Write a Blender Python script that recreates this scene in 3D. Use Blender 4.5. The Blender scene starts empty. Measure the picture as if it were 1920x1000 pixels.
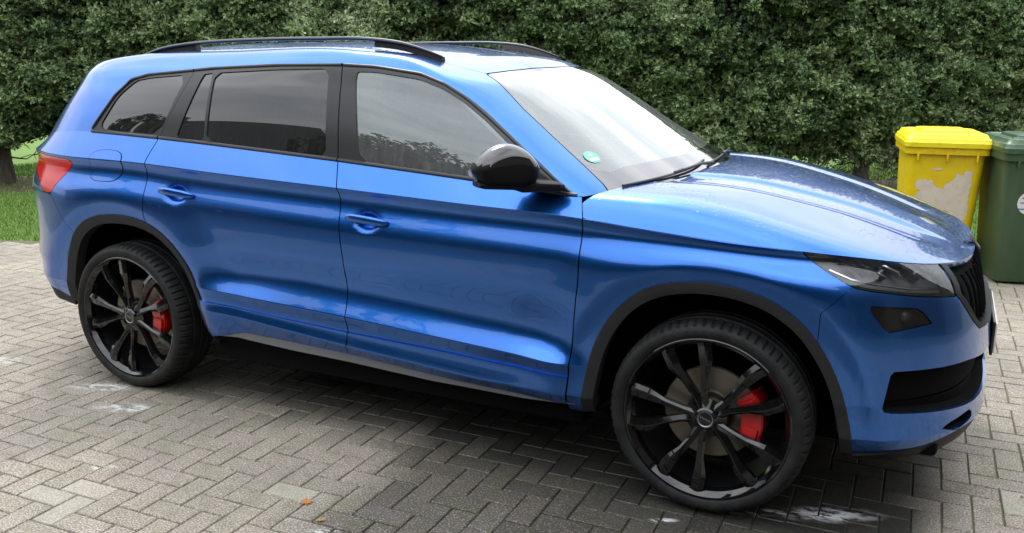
import bpy, bmesh, math, random
import numpy as np
from mathutils import Vector, Matrix
random.seed(7); rng = np.random.default_rng(7)
D = bpy.data; SC = bpy.context.scene; COL = SC.collection

# ------------------------------------------------------------------ camera, sky, sun, exposure
cam = D.cameras.new('camera'); cam.sensor_width = 36; cam.lens = 31.487; cam.clip_end = 1500; cam.clip_start = .05
co = D.objects.new('camera', cam); COL.objects.link(co); SC.camera = co
yaw, pit, rol = 0.448, 0.2312, 0.0055
fw = Vector((-math.sin(yaw) * math.cos(pit), math.cos(yaw) * math.cos(pit), -math.sin(pit)))
rt = Vector((math.cos(yaw), math.sin(yaw), 0)); up = rt.cross(fw)
r2 = rt * math.cos(rol) + up * math.sin(rol); u2 = up * math.cos(rol) - rt * math.sin(rol)
co.matrix_world = Matrix((( r2.x, u2.x, -fw.x, 0.6559), (r2.y, u2.y, -fw.y, -3.837), (r2.z, u2.z, -fw.z, 1.5898), (0, 0, 0, 1)))

SUN_EL, SUN_AZ = math.radians(50), math.radians(322)      # azimuth clockwise from +Y
w = D.worlds.new('World'); SC.world = w; w.use_nodes = True
nt = w.node_tree; nt.nodes.clear(); N_ = nt.nodes.new; LK = nt.links.new
out = N_('ShaderNodeOutputWorld'); bg = N_('ShaderNodeBackground'); bg.inputs['Strength'].default_value = 0.090
sky = N_('ShaderNodeTexSky'); sky.sky_type = 'NISHITA'; sky.sun_disc = False; sky.sun_elevation = SUN_EL; sky.sun_rotation = SUN_AZ
sky.dust_density = 3.0; sky.air_density = 1.0
tc = N_('ShaderNodeTexCoord'); mp = N_('ShaderNodeMapping'); mp.inputs['Scale'].default_value = (1, 1, 2.6)
nz = N_('ShaderNodeTexNoise'); nz.inputs['Scale'].default_value = 1.9; nz.inputs['Detail'].default_value = 5; nz.inputs['Roughness'].default_value = .55
LK(tc.outputs['Generated'], mp.inputs['Vector']); LK(mp.outputs['Vector'], nz.inputs['Vector'])
cr = N_('ShaderNodeValToRGB'); cr.color_ramp.elements[0].position = .34; cr.color_ramp.elements[1].position = .66
cr.color_ramp.elements[0].color = (19, 20.5, 23, 1); cr.color_ramp.elements[1].color = (37, 37.5, 38, 1)
LK(nz.outputs['Fac'], cr.inputs['Fac'])
mx = N_('ShaderNodeMix'); mx.data_type = 'RGBA'; mx.inputs['Factor'].default_value = .86
LK(sky.outputs['Color'], mx.inputs['A']); LK(cr.outputs['Color'], mx.inputs['B'])
sp_ = N_('ShaderNodeSeparateXYZ'); LK(tc.outputs['Generated'], sp_.inputs[0])      # overcast: the zenith is brighter than the horizon
mr = N_('ShaderNodeMapRange'); mr.inputs[1].default_value = -.02; mr.inputs[2].default_value = .75; mr.inputs[3].default_value = .42; mr.inputs[4].default_value = 1.22; LK(sp_.outputs['Z'], mr.inputs[0])
ml = N_('ShaderNodeVectorMath'); ml.operation = 'SCALE'; LK(mx.outputs['Result'], ml.inputs[0]); LK(mr.outputs[0], ml.inputs['Scale']); LK(ml.outputs[0], bg.inputs['Color']); LK(bg.outputs[0], out.inputs[0])

sl = D.lights.new('sun', 'SUN'); sl.energy = 1.1; sl.angle = math.radians(18); sl.color = (1, .96, .90)
so = D.objects.new('sun', sl); COL.objects.link(so)
sd = Vector((math.sin(SUN_AZ) * math.cos(SUN_EL), math.cos(SUN_AZ) * math.cos(SUN_EL), math.sin(SUN_EL)))
so.rotation_euler = sd.to_track_quat('Z', 'Y').to_euler(); so.location = sd * 30
SC.view_settings.view_transform = 'Standard'; SC.view_settings.look = 'None'; SC.view_settings.gamma = 1
SC.view_settings.exposure = 0.0; SC.view_settings.use_curve_mapping = False
SC.cycles.max_bounces = 10; SC.cycles.transparent_max_bounces = 16; SC.cycles.caustics_reflective = False; SC.cycles.caustics_refractive = False

# ------------------------------------------------------------------ materials
def mat(name, col=(.5, .5, .5), rough=.5, metal=0., coat=0., spec=.5, coat_rough=.03, ior=1.5):
    m = D.materials.new(name); m.use_nodes = True; b = m.node_tree.nodes['Principled BSDF']
    b.inputs['Base Color'].default_value = (*col, 1); b.inputs['Roughness'].default_value = rough
    b.inputs['Metallic'].default_value = metal; b.inputs['Coat Weight'].default_value = coat
    b.inputs['Coat Roughness'].default_value = coat_rough; b.inputs['Specular IOR Level'].default_value = spec; b.inputs['IOR'].default_value = ior
    return m
class NG:
    """small helper for node building"""
    def __init__(s, m): s.t = m.node_tree; s.b = s.t.nodes.get('Principled BSDF'); s.o = s.t.nodes.get('Material Output')
    def n(s, typ, **k):
        x = s.t.nodes.new('ShaderNode' + typ)
        for a, v in k.items():
            if hasattr(x, a): setattr(x, a, v)
            else: x.inputs[a.replace('_', ' ')].default_value = v
        return x
    def l(s, a, b): s.t.links.new(a, b)
    def noise(s, scale, detail=3, rough=.5, coord=None, vecscale=None):
        x = s.n('TexNoise'); x.inputs['Scale'].default_value = scale; x.inputs['Detail'].default_value = detail; x.inputs['Roughness'].default_value = rough
        c = coord or s.coord()
        if vecscale:
            mpp = s.n('Mapping'); mpp.inputs['Scale'].default_value = vecscale; s.l(c, mpp.inputs['Vector']); c = mpp.outputs[0]
        s.l(c, x.inputs['Vector']); return x.outputs['Fac']
    def coord(s):
        if not hasattr(s, 'tc'): s.tc = s.n('TexCoord')
        return s.tc.outputs['Object']
    def ramp(s, f, stops):
        r = s.n('ValToRGB'); e = r.color_ramp.elements
        while len(e) < len(stops): e.new(.5)
        for i, (p, c) in enumerate(stops):
            e[i].position = p; e[i].color = (*c, 1) if len(c) == 3 else c
        s.l(f, r.inputs['Fac']); return r.outputs['Color']
    def fr(s, f, a, b, c=0., d=1.):
        r = s.n('MapRange'); r.inputs[1].default_value = a; r.inputs[2].default_value = b; r.inputs[3].default_value = c; r.inputs[4].default_value = d
        s.l(f, r.inputs[0]); return r.outputs[0]
    def mix(s, f, a, b, typ='MIX'):
        x = s.n('Mix'); x.data_type = 'RGBA'; x.blend_type = typ
        for v, k in ((f, 'Factor'), (a, 'A'), (b, 'B')):
            if hasattr(v, 'links') or hasattr(v, 'is_linked'): s.l(v, x.inputs[0] if k == 'Factor' else x.inputs[6 if k == 'A' else 7])
            elif k == 'Factor': x.inputs[0].default_value = v
            else: x.inputs[6 if k == 'A' else 7].default_value = (*v, 1)
        return x.outputs[2]
    def math(s, op, a, b=None, clamp=False):
        x = s.n('Math'); x.operation = op; x.use_clamp = clamp
        for i, v in enumerate((a, b)):
            if v is None: continue
            if isinstance(v, (int, float)): x.inputs[i].default_value = v
            else: s.l(v, x.inputs[i])
        return x.outputs[0]
    def bump(s, h, strength=.3, dist=.01):
        x = s.n('Bump'); x.inputs['Strength'].default_value = strength; x.inputs['Distance'].default_value = dist
        s.l(h, x.inputs['Height']); s.l(x.outputs[0], s.b.inputs['Normal']); return x
    def attr(s, name):
        x = s.n('Attribute'); x.attribute_name = name; return x.outputs['Fac']

# car paint: blue metallic under clear coat, faint dried-rain dirt
M = {}
m = M['paint'] = mat('blue_metallic_paint', (.012, .11, .52), .27, .94, 1.0); g = NG(m)
fl = g.n('TexVoronoi'); fl.inputs['Scale'].default_value = 900; g.l(g.coord(), fl.inputs['Vector'])
d1 = g.noise(5, 5, .6, vecscale=(1, 1, .35)); d2 = g.noise(60, 3, .6, vecscale=(1, 1, .25))
dirt = g.math('MULTIPLY', g.fr(d1, .35, .80), g.fr(d2, .15, .9))
base = g.mix(g.fr(fl.outputs['Distance'], 0, .8, 0, .35), (.013, .135, .52), (.010, .095, .40))
g.l(g.mix(g.math('MULTIPLY', dirt, .07), base, (.33, .34, .36)), g.b.inputs['Base Color'])
g.b.inputs['Roughness'].default_value = .27; g.b.inputs['Coat Roughness'].default_value = .03
# same paint, beaded with rain on the upward faces
m = M['wetpaint'] = m.copy(); m.name = 'blue_metallic_paint_rain'; g = NG(m)
tcn = g.n('TexCoord'); vo = g.n('TexVoronoi'); vo.inputs['Scale'].default_value = 55; g.l(tcn.outputs['Object'], vo.inputs['Vector'])
vo2 = g.n('TexVoronoi'); vo2.inputs['Scale'].default_value = 24; g.l(tcn.outputs['Object'], vo2.inputs['Vector'])
nn = g.n('TexNoise'); nn.inputs['Scale'].default_value = 3.2; nn.inputs['Detail'].default_value = 4; g.l(tcn.outputs['Object'], nn.inputs['Vector'])
drop = g.fr(vo.outputs['Distance'], .16, .30, 1, 0); drop2 = g.fr(vo2.outputs['Distance'], .10, .18, 1, 0)
hh = g.math('MULTIPLY', g.math('ADD', drop, drop2, True), g.fr(nn.outputs['Fac'], .47, .60))
bp = g.n('Bump'); bp.inputs['Strength'].default_value = .5; bp.inputs['Distance'].default_value = .002; g.l(hh, bp.inputs['Height'])
g.l(bp.outputs[0], g.b.inputs['Coat Normal'])

M['gap'] = mat('black_inner_body', (.003, .003, .0035), .9, spec=.1)
M['plastic'] = mat('rough_black_plastic', (.016, .016, .017), .66, spec=.35); g = NG(M['plastic']); g.bump(g.noise(420, 2), .25, .001)
M['frame_black'] = mat('dark_grille_frame', (.005, .005, .006), .45, spec=.18)
M['satin'] = mat('satin_black_trim', (.018, .017, .018), .32)
M['gloss'] = mat('gloss_black', (.005, .005, .006), .06, 0, 1.0)
M['greytrim'] = mat('grey_sill_trim', (.13, .135, .145), .45, .1)
M['chrome'] = mat('bright_metal', (.75, .75, .77), .14, 1)
M['rim'] = mat('gloss_black_alloy', (.004, .004, .0045), .06, .0, .35, .5)
M['barrel'] = mat('dark_rim_barrel', (.006, .006, .007), .45, .0, spec=.3)
M['tyre'] = mat('tyre_rubber', (.018, .018, .019), .66, spec=.3); g = NG(M['tyre']); n1 = g.noise(14, 4)
g.l(g.ramp(n1, [(.35, (.007, .007, .008)), (.7, (.018, .018, .018))]), g.b.inputs['Base Color']); g.bump(g.noise(160, 2), .2, .002)
M['disc'] = mat('worn_brake_disc', (.24, .21, .17), .42, .8)
M['hubmetal'] = mat('hub_metal', (.26, .26, .27), .35, .8)
M['caliper'] = mat('red_caliper', (.45, .008, .010), .25, 0, .6)
M['red'] = mat('red_lamp_glass', (.52, .004, .008), .14, 0, .15)
M['pinkred'] = mat('pale_red_lamp_glass', (.62, .06, .07), .12, 0, 1.0)  # sky reflection on the tail light's upper strip, painted as a paler red
M['orange'] = mat('side_reflector', (.75, .09, .03), .15, 0, 1)
M['seat'] = mat('dark_seat_cloth', (.02, .02, .022), .8)
M['dash'] = mat('dash_plastic', (.018, .018, .019), .6)
M['plate'] = mat('plate_white', (.7, .7, .68), .4)
M['stickg'] = mat('green_sticker', (.14, .50, .34), .4); M['stickw'] = mat('white_sticker', (.75, .85, .80), .4)
def glass(name, tint, gain, dirt=.05, reflcol=(1, 1, 1)):
    m = D.materials.new(name); m.use_nodes = True; g = NG(m); g.t.nodes.remove(g.b)
    tr = g.n('BsdfTransparent'); tr.inputs[0].default_value = (*tint, 1)
    gl = g.n('BsdfGlossy'); gl.inputs['Roughness'].default_value = .012; gl.inputs[0].default_value = (*reflcol, 1)
    f = g.n('Fresnel'); f.inputs[0].default_value = 1.52
    ge = g.n('NewGeometry'); bf = g.n('Mix'); bf.data_type = 'FLOAT'
    mm = g.n('MixShader'); g.l(g.math('MULTIPLY', f.outputs[0], gain, True), mm.inputs[0]); g.l(tr.outputs[0], mm.inputs[1]); g.l(gl.outputs[0], mm.inputs[2])
    df = g.n('BsdfDiffuse'); df.inputs[0].default_value = (.55, .56, .57, 1)
    a = g.noise(4, 4, .6, vecscale=(1, 1, .3)); b_ = g.noise(45, 3, .6, vecscale=(1, 1, .12))
    ff = g.fr(g.math('MULTIPLY', a, b_), .12, .42, dirt * .55, dirt)
    m2 = g.n('MixShader'); g.l(ff, m2.inputs[0]); g.l(mm.outputs[0], m2.inputs[1]); g.l(df.outputs[0], m2.inputs[2]); g.l(m2.outputs[0], g.o.inputs[0])
    g.t.nodes.remove(bf); g.t.nodes.remove(ge)
    return m
M['glass'] = glass('clear_window_glass', (.34, .42, .40), 3.5, .17, (.92, 1, .985))
M['wsglass'] = glass('windscreen_glass', (.60, .70, .66), 2.65, .13, (.955, 1, .985))
M['privacy'] = glass('tinted_window_glass', (.04, .04, .045), 1.7, .028)
M['lens'] = glass('lamp_lens', (.86, .87, .88), 1.3, .02)
M['lampin'] = mat('lamp_housing_grey', (.13, .135, .14), .36, .6)

# ------------------------------------------------------------------ helpers
def link(o, parent=None, m=None):
    COL.objects.link(o)
    if parent: o.parent = parent
    if m is not None:
        for q in (m if isinstance(m, (list, tuple)) else [m]): o.data.materials.append(q)
    return o
def tag(o, label=None, cat=None, group=None, kind=None):
    for k, v in (('label', label), ('category', cat), ('group', group), ('kind', kind)):
        if v: o[k] = v
    return o
def root(name, loc=(0, 0, 0), rz=0):
    o = D.objects.new(name, None); o.location = loc; o.rotation_euler = (0, 0, rz); o.empty_display_size = .2; COL.objects.link(o); return o
def raw(name, V, F, m=None, parent=None, smooth=False, mi=None, nrm=None):
    me = D.meshes.new(name); me.from_pydata([tuple(map(float, v)) for v in V], [], [tuple(f) for f in F]); me.validate(); me.update()
    if smooth: me.shade_smooth()
    if mi is not None: me.polygons.foreach_set('material_index', mi)
    o = D.objects.new(name, me); link(o, parent, m); return o
def bmo(name, bm, m=None, parent=None, smooth=True, angle=35):
    me = D.meshes.new(name); bm.normal_update(); bm.to_mesh(me); bm.free()
    if smooth:
        me.shade_smooth(); me.set_sharp_from_angle(angle=math.radians(angle))
    o = D.objects.new(name, me); link(o, parent, m); return o
def bbox(bm, c, s, rot=None, bevel=0, mi=0, seg=2):
    r = bmesh.ops.create_cube(bm, size=1); vs = r['verts']
    bmesh.ops.scale(bm, verts=vs, vec=s)
    if bevel:
        es = list({e for v in vs for e in v.link_edges})
        q = bmesh.ops.bevel(bm, geom=es, offset=bevel, segments=seg, affect='EDGES', profile=.5); vs = list({v for f in q['faces'] for v in f.verts} | {v for v in vs if v.is_valid})
    if rot is not None: bmesh.ops.rotate(bm, verts=vs, cent=(0, 0, 0), matrix=rot)
    bmesh.ops.translate(bm, verts=vs, vec=c)
    for f in {f for v in vs for f in v.link_faces}: f.material_index = mi
    return vs
def lathe(bm, prof, n=64, mi=0, axis='y', c=(0, 0, 0), close=False, a0=0, a1=2 * math.pi):
    """prof: (radius, height along axis)"""
    full = abs(a1 - a0 - 2 * math.pi) < 1e-6; k = n if full else n + 1; rings = []
    for r, h in prof:
        ring = []
        for i in range(k):
            a = a0 + (a1 - a0) * i / n
            p = (r * math.cos(a), h, r * math.sin(a)) if axis == 'y' else (r * math.cos(a), r * math.sin(a), h)
            ring.append(bm.verts.new((p[0] + c[0], p[1] + c[1], p[2] + c[2])))
        rings.append(ring)
    prs = list(zip(rings[:-1], rings[1:])) + ([(rings[-1], rings[0])] if close else [])
    for A, B in prs:
        for i in range(n):
            j = (i + 1) % k
            f = bm.faces.new((A[i], A[j], B[j], B[i])); f.material_index = mi
    return rings
def tube(bm, path, rad, n=8, mi=0, cap=True, flat=1.0):
    P = [Vector(p) for p in path]; R = rad if isinstance(rad, (list, tuple)) else [rad] * len(P); rings = []; pa = None
    for i, p in enumerate(P):
        t = (P[min(i + 1, len(P) - 1)] - P[max(i - 1, 0)]).normalized()
        if pa is None: pa = t.orthogonal().normalized() if abs(t.z) > .9 else Vector((0, 0, 1)).cross(t).normalized()
        a = (pa - t * pa.dot(t)).normalized(); pa = a; b = t.cross(a)
        rings.append([bm.verts.new(p + a * R[i] * math.cos(2 * math.pi * k / n) + b * R[i] * flat * math.sin(2 * math.pi * k / n)) for k in range(n)])
    for A, B in zip(rings[:-1], rings[1:]):
        for k in range(n):
            f = bm.faces.new((A[k], A[(k + 1) % n], B[(k + 1) % n], B[k])); f.material_index = mi
    if cap:
        for r_ in (rings[0][::-1], rings[-1]):
            f = bm.faces.new(r_); f.material_index = mi
PI = math.pi
def itp(pts, x):
    a = np.array(pts, float); a = a[np.argsort(a[:, 0])]
    return np.interp(x, a[:, 0], a[:, 1])
def smooth(x, a, b):
    t = np.clip((x - a) / (b - a), 0, 1); return t * t * (3 - 2 * t)
def spl(pts, x):
    """smooth cubic through points (Catmull-Rom on non-uniform knots)"""
    a = np.array(pts, float); a = a[np.argsort(a[:, 0])]; X, Y = a[:, 0], a[:, 1]
    d = np.diff(Y) / np.diff(X); m = np.zeros(len(X)); m[0], m[-1] = d[0], d[-1]
    if len(X) > 2: m[1:-1] = (d[:-1] * np.diff(X)[1:] + d[1:] * np.diff(X)[:-1]) / (X[2:] - X[:-2])
    x = np.clip(x, X[0], X[-1]); i = np.clip(np.searchsorted(X, x) - 1, 0, len(X) - 2)
    h = X[i + 1] - X[i]; t = (x - X[i]) / h
    return ((2*t**3-3*t**2+1)*Y[i] + (t**3-2*t**2+t)*h*m[i] + (-2*t**3+3*t**2)*Y[i+1] + (t**3-t**2)*h*m[i+1])

WB = 2.791
ARCH = ((0.0, 0.36), (-WB, 0.365))
# one plan curve of the body: rear centre -> rear corner -> flank -> front corner -> front centre
def plan_cols(nr, ns, nf):
    r = np.linspace(0, 1, nr + 1)[:-1]; s = np.linspace(1, 2, ns + 1)[:-1]; f = np.linspace(2, 3, nf + 1)
    return np.concatenate([r, s, f])
def corner(s, n):
    """s 0..1 -> (cos-like, sin-like) of a superellipse, even arc length"""
    th = np.linspace(0, PI / 2, 400); c = np.cos(th) ** (2 / n); q = np.sin(th) ** (2 / n)
    L = np.concatenate([[0], np.cumsum(np.hypot(np.diff(c) , np.diff(q)))]); L /= L[-1]
    return np.interp(s, L, c), np.interp(s, L, q)
def plan(u, W, xt, xr, nr, xf, xn, nf, bow=0.010):
    x = np.zeros_like(u); y = np.zeros_like(u)
    m = u < 1; c, q = corner(u[m], nr)          # u 0 = rear centre
    cc, qq = corner(1 - u[m], nr)
    x[m] = xr + (xt - xr) * qq; y[m] = W * cc
    m = (u >= 1) & (u <= 2); x[m] = xr + (xf - xr) * (u[m] - 1); y[m] = W
    m = u > 2; cc, qq = corner(u[m] - 2, nf); x[m] = xf + (xn - xf) * qq; y[m] = W * cc
    y = y * (1 - bow * ((x + 1.4) / 1.9) ** 2)
    return x, y
def net(rows, creases, vs):
    """rows: (nr,ncol,3) control rows; smooth in v except at creases; vs: sample positions (row units)"""
    R = np.array(rows); n = len(R); d = R[1:] - R[:-1]
    L = np.maximum(np.linalg.norm(d, axis=2, keepdims=True), 1e-5)
    T = d / L
    out = []
    def tan(i, side):
        if i == 0: return T[0]
        if i == n - 1: return T[-1]
        if i in creases: return T[i] if side > 0 else T[i - 1]
        w0, w1 = L[i], L[i - 1]
        return (T[i - 1] * w0 + T[i] * w1) / (w0 + w1)
    for v in vs:
        i = min(int(v), n - 2); t = v - i
        a, b = R[i], R[i + 1]; ta = tan(i, 1) * L[i]; tb = tan(i + 1, -1) * L[i]
        out.append((2*t**3-3*t**2+1)*a + (t**3-2*t**2+t)*ta + (-2*t**3+3*t**2)*b + (t**3-t**2)*tb)
    return np.array(out)
def vsamples(rows, creases, step, tight=0.004):
    R = np.array(rows); L = np.linalg.norm(R[1:] - R[:-1], axis=2).mean(1); vs = []
    for i, l in enumerate(L):
        k = max(1, int(round(l / step))); t = list(np.linspace(0, 1, k + 1)[:-1])
        if i in creases: t.append(tight / l)
        if i + 1 in creases: t.append(1 - tight / l)
        vs += [i + q for q in sorted(set(t))]
    vs.append(len(L)); return vs
class Surf:
    """triangle/quad soup with vertex normals; y>0 stands for half width, mirrored later"""
    def __init__(s, V, F, N): s.V, s.F, s.N = V, F, N
def grid_surf(G, mask=None, flip=False):
    nv, nu = G.shape[:2]; V = G.reshape(-1, 3); idx = np.arange(nv * nu).reshape(nv, nu)
    q = np.stack([idx[:-1, :-1], idx[:-1, 1:], idx[1:, 1:], idx[1:, :-1]], -1).reshape(-1, 4)
    du = np.gradient(G, axis=1); dv = np.gradient(G, axis=0); N = np.cross(du, dv).reshape(-1, 3)
    # robust: area weighted face normals
    A = V[q[:, 1]] - V[q[:, 0]]; B = V[q[:, 2]] - V[q[:, 0]]; C = V[q[:, 3]] - V[q[:, 0]]
    fn = np.cross(A, B) + np.cross(B, C); N = np.zeros_like(V)
    for k in range(4): np.add.at(N, q[:, k], fn)
    N /= np.maximum(np.linalg.norm(N, axis=1, keepdims=True), 1e-12)
    if flip: q = q[:, ::-1]; N = -N
    return Surf(V.copy(), [tuple(f) for f in q.tolist()], N)
def clip(S, fun, keep=1, g=0.0):
    """keep the part of S where keep*fun(V) > g; faces are split along the zero line"""
    d = keep * fun(S.V) - g; V = list(map(tuple, S.V)); N = list(map(tuple, S.N)); cache = {}; F = []
    neg = d < 0; ds = d.tolist()
    for f in S.F:
        ng = [neg[i] for i in f]
        if not any(ng): F.append(f); continue
        if all(ng): continue
        out = []
        for a, b in zip(f, f[1:] + f[:1]):
            if not neg[a]: out.append(a)
            if neg[a] != neg[b]:
                k = (a, b) if a < b else (b, a)
                if k not in cache:
                    t = ds[k[0]] / (ds[k[0]] - ds[k[1]])
                    va, vb = V[k[0]], V[k[1]]; na, nb = N[k[0]], N[k[1]]
                    cache[k] = len(V)
                    V.append(tuple(p + (q - p) * t for p, q in zip(va, vb)))
                    N.append(tuple(p + (q - p) * t for p, q in zip(na, nb)))
                out.append(cache[k])
        if len(out) > 2: F.append(tuple(out))
    V = np.array(V); N = np.array(N)
    used = sorted({i for f in F for i in f})
    if not used: return Surf(np.zeros((0, 3)), [], np.zeros((0, 3)))
    m = -np.ones(len(V), int); m[used] = np.arange(len(used))
    N = N[used]; N /= np.maximum(np.linalg.norm(N, axis=1, keepdims=True), 1e-9)
    return Surf(V[used], [tuple(int(m[i]) for i in f) for f in F], N)
def poly_sd(P, pts):
    """signed distance to polygon, positive inside"""
    P = np.asarray(P, float); A = np.array(pts, float); B = np.roll(A, -1, 0)
    best = np.full(len(P), 1e9); inside = np.zeros(len(P), bool)
    for a, b in zip(A, B):
        e = b - a; w = P - a; t = np.clip((w @ e) / (e @ e + 1e-12), 0, 1)
        best = np.minimum(best, np.linalg.norm(w - t[:, None] * e, axis=1))
        c = ((a[1] > P[:, 1]) != (b[1] > P[:, 1]))
        with np.errstate(divide='ignore', invalid='ignore'):
            inside ^= c & (P[:, 0] < (b[0] - a[0]) * (P[:, 1] - a[1]) / (b[1] - a[1] + 1e-15) + a[0])
    return np.where(inside, best, -best)
def round_poly(pts, n=2, r=0.25):
    """cut corners (Chaikin)"""
    P = np.array(pts, float)
    for _ in range(n):
        Q = np.roll(P, -1, 0); P = np.stack([P + (Q - P) * r, P + (Q - P) * (1 - r)], 1).reshape(-1, 2)
    return P
def XZ(V): return V[:, [0, 2]]
def QZ(V): return np.stack([(V[:, 0] - V[:, 1]) / math.sqrt(2), V[:, 2]], 1)     # oblique view of the front corner
def RZ(V): return np.stack([(-V[:, 0] - V[:, 1]) / math.sqrt(2), V[:, 2]], 1)    # oblique view of the rear corner
def YZ(V): return V[:, [1, 2]]

BELT = [(-3.8, 1.12), (-3.5, 1.18), (-3.2, 1.222), (-2.965, 1.231), (-2.55, 1.219), (-2.276, 1.208), (-1.557, 1.172), (-0.924, 1.132), (-0.647, 1.11), (-0.46, 1.096), (0, 1.09)]
SHOULDER = [(-3.8, 1.115), (-3.3, 1.118), (-3.1, 1.112), (-2.6, 1.106), (-2.19, 1.089), (-1.525, 1.067), (-0.994, 1.048), (-0.473, 1.030), (-0.268, 1.012), (0.018, 0.993), (0.283, 0.979), (0.426, 0.966), (0.6, 0.943), (0.9, 0.91)]
def lower_rows(u):
    # name: W, z side pts, (rear xt, z centre), (front xn, z centre), nr, nf
    spec = [
     (0.80, [(-4, .26), (1, .26)], (-3.60, .27), (0.70, .245), 3.0, 2.8),
     (0.872, [(-4, .29), (-2.2, .30), (-.5, .285), (.5, .275), (1, .265)], (-3.68, .33), (0.86, .27), 3.0, 2.9),
     (0.905, [(-4, .40), (-3.2, .40), (-2.9, .37), (-2.27, .35), (-2.08, .385), (-1.5, .37), (-1.0, .341), (-.54, .325), (.5, .32), (1, .32)], (-3.74, .42), (0.885, .32), 3.0, 3.0),
     (0.936, [(-4, .50), (-2.8, .48), (-2.17, .467), (-1.5, .413), (-.886, .372), (-.5, .365), (1, .36)], (-3.77, .50), (0.892, .36), 3.0, 3.0),
     (0.928, [(-4, .54), (-2.8, .52), (-2.2, .505), (-1.5, .472), (-.8, .447), (-.45, .435), (1, .43)], (-3.77, .54), (0.885, .43), 3.0, 3.05),
     (0.950, [(-4, .60), (-2.8, .585), (-2.24, .568), (-1.5, .539), (-.8, .502), (-.5, .487), (1, .48)], (-3.79, .60), (0.893, .50), 3.0, 3.1),
     (0.915, [(-4, .66), (-2.6, .630), (-2.3, .612), (-2.0, .632), (-1.74, .645), (-1.29, .618), (-.79, .572), (-.60, .530), (-.45, .53), (1, .56)], (-3.77, .68), (0.884, .60), 3.0, 3.1),
     (0.933, [(-4, .80), (1, .76)], (-3.76, .80), (0.868, .72), 3.0, 3.1),
     (0.936, [(-4, .955), (-2.6, .940), (-1.5, .905), (-.5, .885), (1, .865)], (-3.78, .93), (0.850, .80), 2.9, 2.9),
     (0.910, [(p[0], p[1] - .029 + .012 * (p[0] > 0)) for p in SHOULDER], (-3.79, 1.07), (0.828, .858), 2.6, 2.7),
     (0.924, SHOULDER, (-3.79, 1.115), (0.800, .895), 2.55, 2.55),
     (0.868, BELT, (-3.70, 1.14), (0.5, 1.0), 2.6, 3.0)]
    rows = []
    for k, (W, zp, (xt, zt), (xn, zn), nr, nf) in enumerate(spec):
        x, y = plan(u, W, xt, -2.95, nr, 0.0, xn, nf)
        if k in (5, 6):   # the door crease fades before the arches
            f = smooth(x, -2.45, -1.95) * (1 - smooth(x, -.62, -.40))
            y = y + (1 - f) * ((0.929 - W) * y / W)
        if k == 3: y = y - (1 - smooth(x, -2.4, -2.1) * (1 - smooth(x, -.9, -.5))) * 0.006
        z = spl(zp, x) if k in (10, 11, 9) else itp(zp, x)
        s = smooth(x, -3.3, -3.8); z = z * (1 - s) + zt * s
        t = np.clip(u - 2, 0, 1); s = smooth(t, 0.35, 1.0); z = z * (1 - s) + zn * s
        rows.append(np.stack([x, y, z], -1))
    return rows
LCREASE = {3, 5, 10}
def flare(G):
    """wheel-arch bulge"""
    x, y, z = G[..., 0], G[..., 1], G[..., 2]
    out = y.copy()
    for cx, cz in ARCH:
        r = np.hypot(x - cx, (z - cz) * 1.0)
        b = smooth(r, .76, .565) * (1 - 0.9 * smooth(r, .560, .50)) * 0.014
        b = b * smooth(z, 0.20, 0.45) * smooth(SH(x) - z, 0.0, 0.08) * (np.abs(x - cx) < .8)
        out = out + b
    G = G.copy(); G[..., 1] = np.where(y > 0.6, out, y); return G
def SH(x): return itp(SHOULDER, x)
def make_lower():
    u = plan_cols(34, 150, 60); rows = lower_rows(u); vs = vsamples(rows, LCREASE, 0.016)
    G = flare(net(rows, LCREASE, vs)); return u, vs, G

def upper_rows(u):
    rows = []
    def row(W, zp, xt, xr, nr, zt, xf, xn, nf, zn, bow=.010):
        x, y = plan(u, W, xt, xr, nr, xf, xn, nf, bow)
        z = spl(zp, x); s = smooth(u, 0.75, 0.0); z = z * (1 - s) + zt * s
        t = np.clip(u - 2, 0, 1); s = smooth(t, 0.0, .9); z = z * (1 - s) + zn * s
        return np.stack([x, y, z], -1)
    rows.append(row(.868, BELT, -3.70, -2.95, 2.6, 1.14, -.55, -.20, 2.0, 1.135))
    rows.append(row(.832, [(-3.6, 1.30), (-2.9, 1.335), (-1.5, 1.32), (-.72, 1.24), (-.5, 1.22)], -3.56, -2.93, 2.7, 1.31, -.80, -.455, 2.05, 1.275))
    rows.append(row(.785, [(-3.5, 1.42), (-2.9, 1.445), (-1.5, 1.455), (-.95, 1.38), (-.7, 1.36)], -3.44, -2.92, 2.7, 1.44, -1.0, -.70, 2.1, 1.42))
    rows.append(row(.737, [(-3.4, 1.485), (-2.9, 1.528), (-2.3, 1.548), (-1.5, 1.562), (-1.1, 1.50), (-.9, 1.46)], -3.38, -2.92, 2.8, 1.50, -1.20, -.865, 2.2, 1.512))
    edge = row(.665, [(-3.4, 1.515), (-2.9, 1.577), (-2.3, 1.603), (-1.6, 1.612), (-1.30, 1.580), (-1.12, 1.536), (-1.0, 1.525)], -3.36, -2.92, 3.0, 1.525, -1.36, -.97, 2.3, 1.553)
    rows.append(edge)
    xs = np.clip(edge[:, 0], -3.20, -1.22)
    zc = spl([(-3.4, 1.545), (-3.2, 1.575), (-2.8, 1.628), (-2.1, 1.652), (-1.6, 1.640), (-1.22, 1.597), (-1.0, 1.565)], xs)
    for t in (.12, .35, .65, 1.0):
        x = edge[:, 0] * (1 - t) + xs * t; y = edge[:, 1] * (1 - t)
        h = 1 - (1 - t) ** 2.4
        rows.append(np.stack([x, y, edge[:, 2] * (1 - h) + zc * h], -1))
    return rows
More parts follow.
